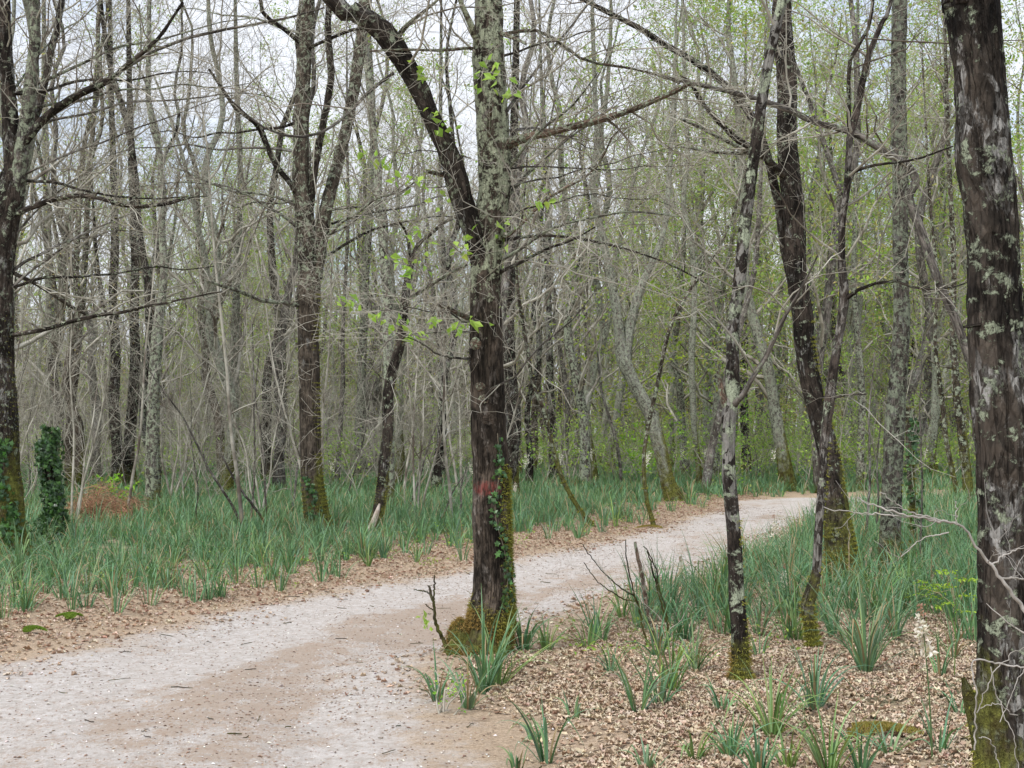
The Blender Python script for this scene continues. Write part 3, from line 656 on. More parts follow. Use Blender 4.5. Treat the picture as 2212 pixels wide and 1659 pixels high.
tree('thin_dark_tree', "thin dark forked tree standing in front of the mossy flared tree", 'tree',
     [(1758, 1418, 26), (1752, 1360, 24), (1744, 1310, 29), (1754, 1275, 27), (1764, 1230, 18), (1768, 1150, 18), (1775, 1050, 18), (1780, 960, 20), (1790, 880, 23), (1800, 800, 20), (1812, 730, 18), (1822, 660, 20), (1823, 620, 20), (1818, 560, 16), (1820, 480, 14), (1830, 400, 14), (1836, 300, 15), (1848, 250, 16), (1865, 170, 14), (1880, 110, 12), (1905, 50, 10), (1925, 0, 8)], 'darkband', None, k=24, n=180, disp=bark_disp(.003, .02, 51.), ext=2,
     fork=[([(1835, 290, 10), (1832, 200, 9), (1838, 130, 9), (1870, 70, 8), (1885, 0, 7)], 'dark', -.2, 1, (5, 4, 3)),
           ([(1824, 648, 10), (1850, 628, 8), (1880, 614, 7), (1940, 608, 6), (1985, 625, 5), (2050, 622, 4), (2105, 604, 3)], 'dark', -.5, 0, (6, 4, 3)),
           ([(1832, 375, 9), (1870, 362, 7), (1900, 355, 6), (1980, 345, 5), (2060, 318, 3)], 'dark', -.3, 0, (6, 4, 3)),
           ([(1800, 860, 7), (1835, 852, 5), (1872, 852, 4)], 'grey', -.3, 0, (3, 3, 2))],
     crown=(14, (.5, 1.3)), crown_from=1.9, moss=4000, mossz=.55, mside=.1)
tree('lichened_tree', "upright grey tree with pale green lichen and a moss pad, right side", 'tree',
     [(1920, 1238, 50), (1924, 1150, 45), (1929, 1000, 43), (1934, 900, 43), (1942, 800, 36), (1948, 700, 34), (1946, 600, 33), (1945, 500, 32), (1946, 400, 34), (1942, 300, 34), (1940, 200, 33), (1941, 100, 33), (1944, 0, 32)], 'lichen', None, k=36, n=200, disp=bark_disp(.009, .015, 61.), ext=6, crown=(16, (.8, 2.2)), crown_from=3.0, moss=3000, mossz=.35, mside=.4)
tree('ivy_clad_stump', "short broken trunk wrapped in ivy, right behind the grey lichened tree", 'tree stump',
     [(1976, 1212, 17), (1972, 1100, 15), (1966, 1000, 17), (1965, 930, 19), (1962, 880, 16)], 'mossy', None, k=16, ext=0, crown=None, cap=True, ivy=(.1, 1.75, 20, 50, 260, (.04, .07)), moss=2500, mossz=2.5)
tree('arching_tree', "grey limb arching high across the frame from behind the big right trunk", 'tree',
     [(2150, 1290, 40), (2140, 1150, 32), (2128, 950, 26), (2108, 820, 22), (2082, 740, 20), (2064, 689, 19), (2034, 623, 19), (2010, 560, 19), (1990, 500, 19), (1966, 440, 19), (1964, 418, 22), (1978, 392, 17), (1962, 360, 17), (1926, 337, 16), (1890, 313, 16), (1835, 284, 15), (1762, 264, 13), (1710, 240, 13), (1660, 222, 12), (1580, 199, 10), (1434, 166, 7)], 'grey', 12.6, k=18, n=180, disp=bark_disp(.003, .03, 71.), ext=0, crown=(16, (.6, 1.6)), crown_from=3.6, moss=1200, mossz=1.0)
tree('ivied_old_tree', "large dark many-stemmed tree with ivy at its foot, far left edge", 'tree',
     [(2, 1205, 128), (0, 1150, 110), (-4, 1050, 96), (-6, 900, 84), (-4, 750, 66), (-2, 600, 60), (8, 500, 58), (22, 430, 56), (30, 370, 44), (25, 300, 36), (18, 200, 30), (12, 100, 28), (8, 0, 26), (5, -60, 24)], 'darkfoot', 16.8, k=44, n=220, disp=bark_disp(.012, .02, 81.), ext=5,
     fork=[([(32, 420, 40), (48, 330, 34), (62, 220, 28), (72, 120, 24), (76, 0, 20), (78, -60, 18)], 'lichen', -.4, 3, (9, 5, 4)),
           ([(40, 360, 22), (70, 270, 17), (92, 200, 16), (112, 100, 14), (134, 0, 13)], 'dark', .5, 3, (8, 5, 4)),
           ([(0, 395, 20), (60, 300, 17), (110, 245, 17), (160, 210, 15), (240, 172, 14), (262, 150, 8), (300, 120, 8), (345, 78, 7), (395, 5, 5)], 'dark', -1.2, 0, (12, 6, 4)),
           ([(235, 172, 9), (300, 128, 7), (400, 84, 7), (500, 62, 6), (600, 42, 5), (700, 18, 4)], 'grey', -1.6, 0, (9, 6, 4)),
           ([(5, 475, 11), (90, 440, 10), (150, 425, 9), (200, 425, 8), (280, 445, 7), (350, 442, 6), (430, 422, 5)], 'dark', -.9, 0, (10, 6, 4)),
           ([(20, 725, 10), (60, 718, 9), (100, 711, 9), (190, 685, 8), (270, 675, 7), (350, 655, 5), (480, 630, 3)], 'dark', -.7, 0, (9, 5, 3)),
           ([(30, 590, 9), (90, 620, 8), (140, 655, 8), (190, 680, 6)], 'dark', .7, 0, (6, 5, 3)),
           ([(-10, 200, 10), (-60, 100, 8), (-40, 0, 6)], 'dark', -.3, 0, (4, 4, 3))] + arcs(11, (10, 60), (180, 640), (220, 620), (-260, 60), 17, 1),
     crown=(16, (1., 2.6)), crown_from=4.2, ivy=(.05, 1.5, 36, 15, 260, (.05, .08)), moss=2500, mossz=1.0, mside=.3)
tree('ivy_covered_stump', "dead stump smothered in dark ivy beside the big left tree", 'tree stump',
     [(112, 1178, 34), (114, 1100, 22), (109, 1020, 22), (104, 960, 36), (106, 935, 24)], 'dark', None, k=16, ext=0, crown=None, cap=True, ivy=(-.05, 1.65, 15, 75, 1800, (.045, .085)))
tree('mossy_double_tree', "tall twin-stemmed oak, moss down its right side, left of the path", 'tree',
     [(692, 1168, 62), (684, 1110, 54), (674, 1030, 46), (670, 920, 44), (668, 800, 44), (666, 700, 45), (668, 620, 48), (664, 540, 44), (656, 450, 40), (650, 400, 38), (650, 320, 33), (652, 240, 31), (656, 150, 31), (660, 80, 30), (666, 0, 28), (668, -50, 26)], 'oak', None, k=44, n=260, disp=bark_disp(.010, .012, 91.), ext=6,
     fork=[([(680, 600, 34), (690, 530, 31), (704, 450, 28), (718, 395, 25), (736, 330, 24), (754, 250, 24), (768, 180, 24), (776, 110, 26), (784, 50, 22), (796, -20, 20)], 'oak', .5, 5, (14, 6, 4)),
           ([(668, 450, 18), (680, 370, 15), (693, 292, 15), (714, 182, 14), (709, 73, 14), (711, -10, 12)], 'dark', -.4, 3, (9, 5, 4)),
           ([(648, 430, 14), (628, 398, 11), (590, 346, 11), (561, 277, 12), (530, 250, 9), (503, 226, 9), (474, 182, 6), (450, 150, 4)], 'dark', -1.0, 0, (8, 6, 4)),
           ([(660, 100, 10), (610, 60, 9), (570, 30, 8), (560, -20, 7)], 'dark', -.6, 2, (5, 5, 3)),
           ([(658, 663, 9), (620, 655, 8), (565, 649, 8), (503, 624, 7), (445, 609, 4)], 'lichen', -.8, 0, (6, 5, 3)),
           ([(655, 110, 8), (720, 80, 7), (760, 66, 7), (830, 55, 6)], 'dark', -.8, 0, (5, 5, 3))] + arcs(6, (640, 660), (60, 520), (-420, -160), (-160, 90), 20, 2) + arcs(5, (690, 720), (100, 600), (120, 330), (-160, 60), 20, 3),
     crown=(20, (1., 2.6)), crown_from=4.6, moss=9000, mossz=1.2, mside=.9, ivy=(.35, .95, -8, 16, 60, (.05, .07)))
tree('curved_dark_tree', "thin S-curved dark tree with a pale scar at its foot", 'tree',
     [(792, 1168, 26), (806, 1135, 25), (818, 1100, 25), (826, 1050, 25), (830, 1000, 24), (838, 930, 24), (838, 860, 23), (848, 800, 23), (864, 745, 20), (872, 680, 18), (880, 610, 17), (890, 555, 14)], 'dark', None, k=24, n=120, disp=bark_disp(.006, .02, 101.), ext=0, cap=True,
     fork=[([(876, 650, 9), (910, 628, 8), (940, 608, 8), (985, 582, 7), (1010, 570, 5)], 'lichen', -.6, 0, (4, 4, 3)),
           ([(884, 610, 9), (895, 540, 8), (925, 510, 8), (960, 480, 7), (990, 470, 5)], 'dark', .5, 0, (6, 5, 3)),
           ([(888, 560, 8), (878, 505, 6), (862, 480, 5)], 'dark', -.3, 0, (5, 5, 3))],
     crown=(10, (.6, 1.6)), crown_from=2.6, moss=2500, mossz=1.0, mside=.2)
sc_o = [o for o in bpy.data.objects if o.name.startswith('curved_dark_tree')][0]; Ds = on_ground(792, 1168); ps, rs = world_line([(785, 1168, 5), (795, 1150, 12), (806, 1130, 14), (814, 1108, 11), (820, 1088, 4)], Ds - .085)
cs_, rr_s = resample(ps, rs, 24); g = G(); tubes(g, cs_[None], rr_s[None], 12); link('scar', g.mesh('scar', M['palewood'], tuple(sc_o.location), bc=True), sc_o)
tree('forked_lichen_tree', "leaning pale tree that forks in a Y, mossy knee, beyond the path", 'tree',
     [(1458, 1088, 44), (1442, 1040, 32), (1424, 960, 30), (1402, 890, 28), (1368, 825, 27), (1348, 780, 32), (1340, 745, 24), (1334, 690, 20), (1322, 610, 19), (1310, 555, 17), (1295, 480, 15), (1280, 400, 13), (1290, 300, 12), (1285, 200, 10)], 'palelichen', None, k=22, n=120, disp=bark_disp(.01, .02, 111.), ext=5,
     fork=[([(1350, 780, 22), (1362, 700, 20), (1384, 620, 18), (1412, 560, 15), (1436, 490, 12), (1444, 400, 11), (1450, 300, 9)], 'palelichen', 1, 5, (10, 6, 4))], crown=(16, (1., 2.6)), crown_from=4.6, moss=2500, mossz=2.0)
tree('mossy_bent_stem', "thin moss-covered stem bending to the ground at the path's far edge", 'tree',
     [(1288, 1142, 10), (1262, 1115, 10), (1228, 1062, 10), (1206, 1010, 10), (1190, 950, 9), (1176, 890, 9), (1152, 830, 8), (1140, 760, 8), (1130, 700, 7), (1122, 650, 7), (1115, 560, 6), (1128, 470, 5)], 'mossy', None, k=12, ext=2, crown=(12, (.5, 1.4)), crown_from=2.5, moss=1500, mossz=1.6)
tree('slanting_stem', "slender mossy stem leaning right at the path's far edge", 'tree',
     [(1414, 1136, 10), (1398, 1085, 9), (1390, 1000, 9), (1400, 920, 9), (1416, 850, 9), (1432, 770, 9), (1450, 700, 8), (1488, 630, 8), (1530, 570, 6), (1570, 500, 5)], 'mossy', None, k=12, ext=2, crown=(14, (.5, 1.6)), crown_from=2.5, moss=1200, mossz=1.2)
tree('shaded_tree', "dark upright tree hidden in part behind the red-marked tree", 'tree',
     [(1108, 1082, 30), (1106, 1000, 28), (1110, 900, 32), (1101, 800, 28), (1098, 700, 26), (1101, 620, 24), (1104, 500, 22), (1110, 300, 18), (1115, 100, 15)], 'dark', None, k=20, ext=4, crown=(24, (1.2, 3)), crown_from=5)
tree('slim_banded_tree', "slim dark tree with whitish bands in the asphodel meadow behind the path", 'tree',
     [(1196, 1052, 22), (1195, 950, 18), (1190, 850, 16), (1187, 760, 15), (1185, 650, 13), (1184, 560, 12), (1180, 400, 10), (1172, 250, 8)], 'banded', None, k=14, ext=4, crown=(24, (1.2, 3)), crown_from=5)
tree('slim_banded_tree', "slim pale-banded tree just left of the red-marked tree, further back", 'tree',
     [(950, 1048, 24), (952, 960, 18), (955, 860, 17), (952, 760, 15), (960, 700, 14), (958, 560, 12), (950, 400, 10), (952, 200, 8)], 'banded', None, k=14, ext=4, crown=(22, (1.2, 3)), crown_from=5)
tree('thin_grey_tree', "thin grey-scabbed tree right beside the moss-sided twin oak", 'tree',
     [(725, 1062, 14), (731, 1000, 11), (736, 900, 11), (741, 820, 10), (740, 740, 9), (746, 600, 8), (752, 480, 7), (750, 300, 6)], 'grey', None, k=12, ext=3, crown=(22, (1., 2.6)), crown_from=5)
tree('broad_grey_tree', "broad dull trunk between the twin oak and the S-curved tree, further back", 'tree',
     [(784, 1050, 28), (776, 960, 22), (780, 860, 20), (784, 740, 18), (790, 600, 16), (800, 440, 14), (806, 250, 12), (798, 100, 11)], 'lichen', None, k=14, ext=4, crown=(26, (1.4, 3.2)), crown_from=5)
tree('lichened_tree', "grey lichened trunk rising behind the S-curved dark tree", 'tree',
     [(838, 1110, 26), (840, 1000, 24), (840, 850, 23), (838, 700, 23), (834, 600, 21), (825, 500, 20), (816, 420, 18), (816, 370, 18), (806, 290, 16), (798, 180, 15), (785, 60, 14)], 'lichen', None, k=20, n=90, disp=bark_disp(.006, .02, 121.), ext=5, crown=(22, (1., 2.6)), crown_from=5)
tree('leaning_grey_tree', "smooth grey tree leaning left beside the far bend of the path", 'tree',
     [(1524, 1068, 22), (1530, 1010, 19), (1541, 950, 18), (1556, 890, 17), (1570, 820, 16), (1600, 700, 14), (1630, 580, 12), (1640, 450, 10)], 'grey', None, k=14, ext=4, crown=(20, (1., 2.6)), crown_from=5)
tree('pale_lichen_tree', "whitish-green lichened tree at the far bend with a mossy foot", 'tree',
     [(1512, 1062, 14), (1508, 1000, 13), (1500, 930, 13), (1496, 850, 14), (1494, 760, 14), (1500, 650, 13), (1494, 520, 12), (1476, 440, 11), (1486, 340, 10), (1480, 200, 9)], 'palelichen', None, k=14, ext=4, crown=(24, (1., 2.6)), crown_from=5)
tree('black_trunked_tree', "blackish tree beyond the path bend, right of the leaning pale tree's foot", 'tree',
     [(1613, 1018, 22), (1610, 950, 19), (1606, 850, 18), (1608, 740, 16), (1600, 600, 14), (1606, 420, 11)], 'dark', 44, k=14, ext=5, crown=(22, (1.2, 3)), crown_from=5)
tree('patchy_tree', "slender tree with one pale lichen collar, left of the upright lichened tree", 'tree',
     [(1857, 1062, 17), (1860, 950, 15), (1862, 860, 16), (1858, 790, 15), (1850, 700, 13), (1844, 600, 12), (1848, 420, 10), (1852, 200, 9)], 'lichen', None, k=14, ext=4, crown=(22, (1., 2.6)), crown_from=5)
tree('mossy_trunk_tree', "moss-clothed trunk just left of the big dark right-hand tree", 'tree',
     [(2094, 1112, 26), (2090, 1040, 22), (2076, 920, 20), (2066, 850, 18), (2062, 780, 16), (2058, 700, 14), (2060, 560, 12), (2050, 350, 10)], 'mossy', None, k=18, ext=4, crown=(22, (1., 2.6)), crown_from=5, moss=2500, mossz=3.2)
tree('mossy_thin_tree', "thin crooked mossy tree, second left of the big dark right-hand tree", 'tree',
     [(2076, 1108, 12), (2062, 1040, 11), (2044, 950, 11), (2036, 870, 11), (2026, 800, 10), (2020, 730, 9), (2024, 600, 8), (2010, 450, 7)], 'mossy', None, k=12, ext=3, crown=(18, (.8, 2.2)), crown_from=4, moss=1200, mossz=3.0)
tree('foreground_left_tree', "brown trunk with pale spots and mossy foot left of the bracken heap's right end", 'tree',
     [(328, 1110, 38), (330, 1050, 31), (330, 950, 29), (332, 850, 27), (336, 780, 26), (341, 710, 24), (350, 640, 17), (354, 580, 16), (350, 500, 15), (348, 390, 14), (344, 330, 12), (326, 250, 12), (320, 190, 11), (322, 60, 9)], 'lichen', None, k=24, n=120, disp=bark_disp(.006, .02, 131.), ext=3,
     fork=[([(336, 760, 18), (322, 690, 15), (318, 600, 15), (303, 520, 16), (296, 440, 15), (288, 340, 14), (270, 250, 13), (240, 150, 11), (222, 40, 10)], 'dark', .8, 4, (12, 6, 4))], crown=(18, (1., 2.4)), crown_from=4.6, moss=1500, mossz=.8)
tree('straight_dark_tree', "straight dark tree behind the bracken heap, scabbed with lichen", 'tree',
     [(284, 1072, 30), (278, 980, 25), (286, 880, 24), (292, 780, 22), (290, 690, 20), (292, 560, 18), (286, 400, 16), (280, 200, 13)], 'dark', None, k=20, ext=4, crown=(24, (1.2, 3)), crown_from=5)
tree('knotty_dark_tree', "black knotty tree, left neighbour of the straight one behind the bracken", 'tree',
     [(252, 1074, 28), (254, 980, 25), (246, 880, 23), (250, 780, 22), (246, 700, 22), (244, 620, 18), (248, 540, 18), (246, 400, 15), (240, 200, 12)], 'dark', None, k=20, ext=4, crown=(24, (1.2, 3)), crown_from=5, fork=[([(244, 720, 14), (226, 660, 11), (214, 600, 9), (205, 500, 7)], 'dark', .5, 2, (6, 5, 4))])
tree('lichen_spotted_tree', "pale lichen-spotted trunk rising behind the ivy-smothered stump", 'tree',
     [(108, 1045, 26), (112, 950, 22), (110, 850, 20), (112, 750, 19), (108, 640, 18), (104, 540, 17), (100, 380, 15), (96, 200, 13)], 'lichen', None, k=16, ext=4, crown=(24, (1.2, 3)), crown_from=5)
tree('slanted_brown_tree', "slanting brown trunk right of the ivy-smothered stump", 'tree',
     [(152, 1075, 24), (150, 980, 20), (154, 880, 18), (166, 770, 17), (176, 660, 15), (184, 560, 13), (190, 420, 12), (205, 220, 10)], 'oak', None, k=16, ext=4, crown=(22, (1.2, 3)), crown_from=5)
tree('grey_pair_tree', "lichen-blotched trunk in the twig thicket left of the twin oak", 'tree',
     [(500, 1040, 28), (502, 960, 22), (508, 880, 20), (506, 780, 19), (510, 660, 17), (514, 540, 15), (520, 400, 13), (512, 200, 11)], 'lichen', None, k=16, ext=5, crown=(26, (1.4, 3.2)), crown_from=5)

# ------------------------------------------------------------------ woodland trees, copied from a few built ones
def proto(seed, H, r0, kind, mat):
    """a whole tree at the origin: (trunk mesh, crown mesh, foliage mesh)"""
    global RS
    RS = np.random.RandomState(seed)
    n = 16; t = np.linspace(0, 1, n)
    w = np.cumsum(RS.randn(n, 2) * .16, 0) * (H / 14); w -= w[:1]; w += np.outer(t, RS.randn(2) * .8)
    P = np.stack([w[:, 0], w[:, 1], t * H - .15], -1); R = r0 * 1.15 * (1 - .86 * t ** .9); R[0] *= 1.5
    C, Rr = resample(P, R, 30)
    g = G(); tubes(g, C[None], (Rr * (1 + .06 * vnoise(C * 3 + seed)))[None], 9)
    stems = [(C, Rr)]
    if RS.rand() < .65:
        i = RS.randint(6, 13); a = RS.rand() * 6.28; q = C[i] + np.outer(np.linspace(0, 1, 8) ** .9, [math.cos(a) * H * .12, math.sin(a) * H * .12, H * .45]) + np.cumsum(RS.randn(8, 3) * .08, 0)
        q[0] = C[i]; c2, r2 = resample(q, Rr[i] * np.linspace(.75, .2, 8), 20); tubes(g, c2[None], r2[None], 7); stems.append((c2, r2))
    tm = g.mesh('trunk', M[mat], bc=True)
    g = G(); tips = []
    for c, r in stems:
        z0 = .16 if kind != 'leafy' else .10
        cc, rr = resample(c, r, 18)
        p1, r1 = kids(cc[None], rr[None], 20 if c is C else 9, z0, .97, (H * .12, H * .26), (35, 75), .35, 8, .42, .004, .05, .24, .5, .5)
        tubes(g, p1, r1, 4)
        p2, r2 = kids(p1, r1, 7, .15, .97, (H * .05, H * .12), (35, 75), .25, 6, .5, .003, .015, .28, .5, .4); tubes(g, p2, r2, 3)
        p3, r3 = kids(p2, r2, 4, .12, .98, (.25, .75), (35, 75), .2, 4, .5, .0022, .006, .3, .4, .3); tubes(g, p3, r3, 3)
        tips.append((p1, p2, p3))
    cm = g.mesh('crown', M['twig'])
    fm = None
    g = G()
    if kind == 'leafy': per, sz, cs, pr = 12, .072, GREENS + OLIVES[:2], 1.0
    elif kind == 'budding': per, sz, cs, pr = 4, .055, OLIVES + GREENS[:1], .7
    else: per, sz, cs, pr = 1, .05, OLIVES, .12
    for p1, p2, p3 in tips:
        c = pts_on(p3, per, .3); c = c[RS.rand(len(c)) < pr * (.06 + 1.2 * (fbm(c * .75 + seed, 3) > (-.06 if kind == 'leafy' else .02)))]
        c = c + RS.randn(*c.shape) * .06
        leaves(g, c, sz * (.6 + .8 * RS.rand(len(c))), pal(len(c), cs, .18), .35)
    fm = g.mesh('foliage', M['leaf'], smooth=False, col=True)
    return tm, cm, fm
PROT = []
spec = [('bare', 'grey', 15, .12), ('bare', 'palelichen', 16, .14), ('bare', 'palelichen', 14, .13), ('bare', 'banded', 15, .10), ('bare', 'oak', 16, .13),
        ('budding', 'grey', 16, .12), ('budding', 'palelichen', 15, .13), ('budding', 'dark', 17, .14), ('budding', 'oak', 15, .12),
        ('leafy', 'grey', 13, .10), ('leafy', 'dark', 14, .12), ('leafy', 'palelichen', 13, .12), ('leafy', 'lichen', 14, .11)]
for i, (kd, mt, H, r0) in enumerate(spec): PROT.append((kd, mt, proto(100 + i, H, r0, kd, mt)))

def sapling_proto(seed, H, r0, leafy):
    global RS
    RS = np.random.RandomState(seed); ns = RS.randint(1, 4); g = G(); g2 = G(); tips = []
    for k in range(ns):
        n = 10; t = np.linspace(0, 1, n); a = RS.rand() * 6.28; l = .04 + .22 * RS.rand()
        P = np.stack([t * math.cos(a) * H * l, t * math.sin(a) * H * l, t * H * (1 - .15 * k) - .08], -1) + np.cumsum(RS.randn(n, 3) * .035, 0) * np.array([1, 1, .2])
        c, r = resample(P, r0 * (1 - .85 * t), 16); tubes(g, c[None], r[None], 7)
        p1, r1 = kids(c[None], r[None], 11, .2, .97, (H * .12, H * .34), (30, 80), .25, 7, .6, .003, .02, .24, .6, .5); tubes(g2, p1, r1, 3)
        p2, r2 = kids(p1, r1, 6, .15, .97, (H * .05, H * .13), (30, 75), .2, 5, .5, .002, .006, .26, .5, .4); tubes(g2, p2, r2, 3)
        p3, r3 = kids(p2, r2, 4, .15, .97, (.08, .28), (30, 75), .2, 4, .5, .0016, .004, .26, .5, .4); tubes(g2, p3, r3, 3); tips.append(p3)
    tm, cm = g.mesh('stem', M['grey'] if seed % 2 else M['twig'], bc=True), g2.mesh('crown', M['twig'])
    fm = None
    if leafy:
        g = G()
        for p in tips:
            c = pts_on(p, 2, .3); c = c[RS.rand(len(c)) < .75]; leaves(g, c, .06 * (.6 + .8 * RS.rand(len(c))), pal(len(c), GREENS, .15), .5)
        fm = g.mesh('foliage', M['leaf'], smooth=False, col=True)
    return tm, cm, fm
SAP = [sapling_proto(200 + i, H, r0, lf) for i, (H, r0, lf) in enumerate([(5, .022, 0), (4, .016, 0), (6.5, .028, 0), (3.2, .013, 0), (4.5, .02, 1), (3, .014, 1)])]

RS = np.random.RandomState(77)
LM = [(0, "far left ivied tree"), (112, "ivy-smothered stump"), (250, "knotty dark tree"), (328, "mossy-footed spotted trunk"), (500, "lichen-blotched trunk"), (690, "moss-sided twin oak"), (810, "S-curved dark tree"), (950, "pale-banded slim tree"), (1056, "red-marked tree"), (1196, "white-banded slim tree"), (1300, "bent mossy stem"), (1440, "Y-forked pale tree"), (1520, "far path bend"), (1595, "leaning pale tree"), (1765, "thin dark forked tree"), (1925, "upright lichened tree"), (2080, "moss-clothed trunk"), (2180, "big dark right-hand tree")]
def describe(items, noun):
    """items: (x pixel, distance, look) -> labels that single each out by look, landmark and order"""
    items = list(items); keys = []
    for x, D, look in items:
        lx, ln = min(LM, key=lambda q: abs(q[0] - x))
        sd = "just left of the" if x < lx - 14 else ("just right of the" if x > lx + 14 else "straight behind the")
        dist = "in midwood" if D < 42 else ("far back" if D < 62 else "at the very back")
        keys.append((look, dist, sd, ln))
    out = []
    from collections import defaultdict
    grp = defaultdict(list)
    for i, k_ in enumerate(keys): grp[k_].append(i)
    ordn = ["first", "second", "third", "fourth", "fifth", "sixth", "seventh", "eighth", "ninth", "tenth"]
    lab = [None] * len(items)
    for k_, ids in grp.items():
        ids.sort(key=lambda i: items[i][0])
        for r, i in enumerate(ids):
            pre = "" if len(ids) == 1 else f"{ordn[min(r, 9)]} from left: "
            lab[i] = f"{pre}{k_[0]} {noun} {k_[1]}, {k_[2]} {k_[3]}"; lab[i] = lab[i] if len(lab[i].replace("-", " ").split()) <= 16 else lab[i].replace("just ", "").replace("straight ", "").replace(" from left", "")
    return lab
def copy_parts(meshes, name, loc, rz, sc, pn):
    r = bpy.data.objects.new(name, None); SC.collection.objects.link(r); r.location = loc; r.rotation_euler = (0, 0, rz); r.scale = (sc, sc, sc)
    for me, p in zip(meshes, pn):
        if me is not None:
            o = bpy.data.objects.new(p, me); SC.collection.objects.link(o); o.parent = r
    return r

def scatter(n, D0, D1, mind, margin=1.0, pw=2.0, ok=None, taken=None):
    out = list(taken or []); k0 = len(out); tries = 0
    while len(out) - k0 < n and tries < 60000:
        tries += 1
        D = (D0 ** pw + (D1 ** pw - D0 ** pw) * RS.rand()) ** (1 / pw); x = (RS.rand() * 2 - 1) * (.364 * D + margin)
        if path_sd(np.array([[x, D]]))[0][0] > -.7: continue
        if ok and not ok(x, D): continue
        if any((x - a) ** 2 + (D - b) ** 2 < mind ** 2 for a, b in out): continue
        out.append((x, D))
    return out[k0:]
taken = []
for o in list(bpy.data.objects):
    if o.type == 'EMPTY' and o.parent is None: taken.append((o.location.x, o.location.y))
def clear_mid(x, D):
    p = px_of(x, D)
    if D < 34 and (p > 1150 and p < 1760): return False
    if D < 30 and 330 < p < 1000: return False
    if p < 1000 and D > 36 and not (350 < p < 760 and D > 52) and RS.rand() < .42: return False
    return True
spots = scatter(190, 26, 88, 1.35, ok=clear_mid, taken=taken)
items = []; picks = []
for (x, D) in spots:
    p = px_of(x, D)
    pl = (.62 if p > 1250 else .18) if D > 30 else .0
    if 350 < p < 760 and D > 46: pl = .85
    if p > 1500: pl = .88 if D > 32 else .3
    u = RS.rand()
    kd = 'leafy' if u < pl else ('budding' if u < pl + (1 - pl) * .5 else 'bare')
    c = [q for q in PROT if q[0] == kd]; q = c[RS.randint(len(c))]; picks.append(q)
    bk = {'grey': 'grey', 'dark': 'dark', 'lichen': 'lichen-spotted', 'palelichen': 'whitish-green', 'banded': 'pale-banded', 'oak': 'brown'}[q[1]]
    items.append((p, D, {'leafy': 'green-leaved ', 'budding': 'budding ', 'bare': 'bare '}[kd] + bk))
labs = describe(items, 'tree')
for (x, D), q, lb in zip(spots, picks, labs):
    sc = .8 + .4 * RS.rand()
    if px_of(x, D) > 1450: sc *= 1.22
    r = copy_parts(q[2], {'leafy': 'leafy_tree', 'budding': 'budding_tree', 'bare': 'bare_tree'}[q[0]], (x, D, gz(x, D)), RS.rand() * 6.28, sc, ('trunk', 'crown', 'foliage'))
    tag(r, lb, 'tree', 'slender trees of the wood behind the path')
sps = scatter(64, 20, 44, .9, .5, 1.6, ok=lambda x, D: not (D < 27 and -3.5 < x - (.3 * (D - 14)) and x < 12) and (px_of(x, D) < 1000 or RS.rand() < .45), taken=taken)
sp_i = []; sp_p = []
for (x, D) in sps:
    j = RS.randint(0, 4) if px_of(x, D) < 1000 else RS.randint(0, 6); sp_p.append(j)
    sp_i.append((px_of(x, D), D, ["spindly bare grey", "small bare grey", "tall bare grey", "low bare", "green-leaved", "low green-leaved"][j]))
for (x, D), j, lb in zip(sps, sp_p, describe(sp_i, 'sapling')):
    r = copy_parts(SAP[j], 'sapling', (x, D, gz(x, D)), RS.rand() * 6.28, .8 + .4 * RS.rand(), ('stem', 'crown', 'foliage')); tag(r, lb, 'sapling', 'saplings between the trees')

# ------------------------------------------------------------------ the wood that reads as one mass, and low growth
RS = np.random.RandomState(88)
g = G(); n = 1500
D = 84 + 70 * RS.rand(n); x = (RS.rand(n) * 2 - 1) * (.364 * D + 32); H = (9 + 7 * RS.rand(n)) * np.where(x < -.03 * D, .7, 1.)
t = np.linspace(0, 1, 8); P = np.stack([x[:, None] + np.cumsum(RS.randn(n, 8) * .22, 1), D[:, None] + 0 * t, H[:, None] * t], -1); R = (.05 + .09 * RS.rand(n))[:, None] * (1 - .8 * t)
tubes(g, P, R, 5)
p1, r1 = kids(P, R, 12, .15, .98, (1.2, 3.2), (25, 70), .4, 5, .5, .012, .04, .2, .4, .4); tubes(g, p1, r1, 3)
p2, r2 = kids(p1, r1, 4, .2, .98, (.5, 1.6), (30, 70), .3, 3, .5, .008, .012, .2, .4, .4); tubes(g, p2, r2, 3)
link('far_woodland', g.mesh('far_woodland', M['farwood'])); tag(bpy.data.objects['far_woodland'], "grey mass of bare trunks and twigs closing the view", 'woodland', kind='stuff')
g = G(); c = pts_on(p2, 4, .1); pxs = CX + c[:, 0] / c[:, 1] * F
c = c[RS.rand(len(c)) < np.where(pxs > 1200, .9, .6)]; c = c + RS.randn(*c.shape) * .3
leaves(g, c, .22 * (.6 + .8 * RS.rand(len(c))), pal(len(c), GREENS + OLIVES, .2), .3)
link('far_foliage', g.mesh('far_foliage', M['leaf'], smooth=False, col=True)); tag(bpy.data.objects['far_foliage'], "distant spring-green foliage behind the trees", 'foliage', kind='stuff')

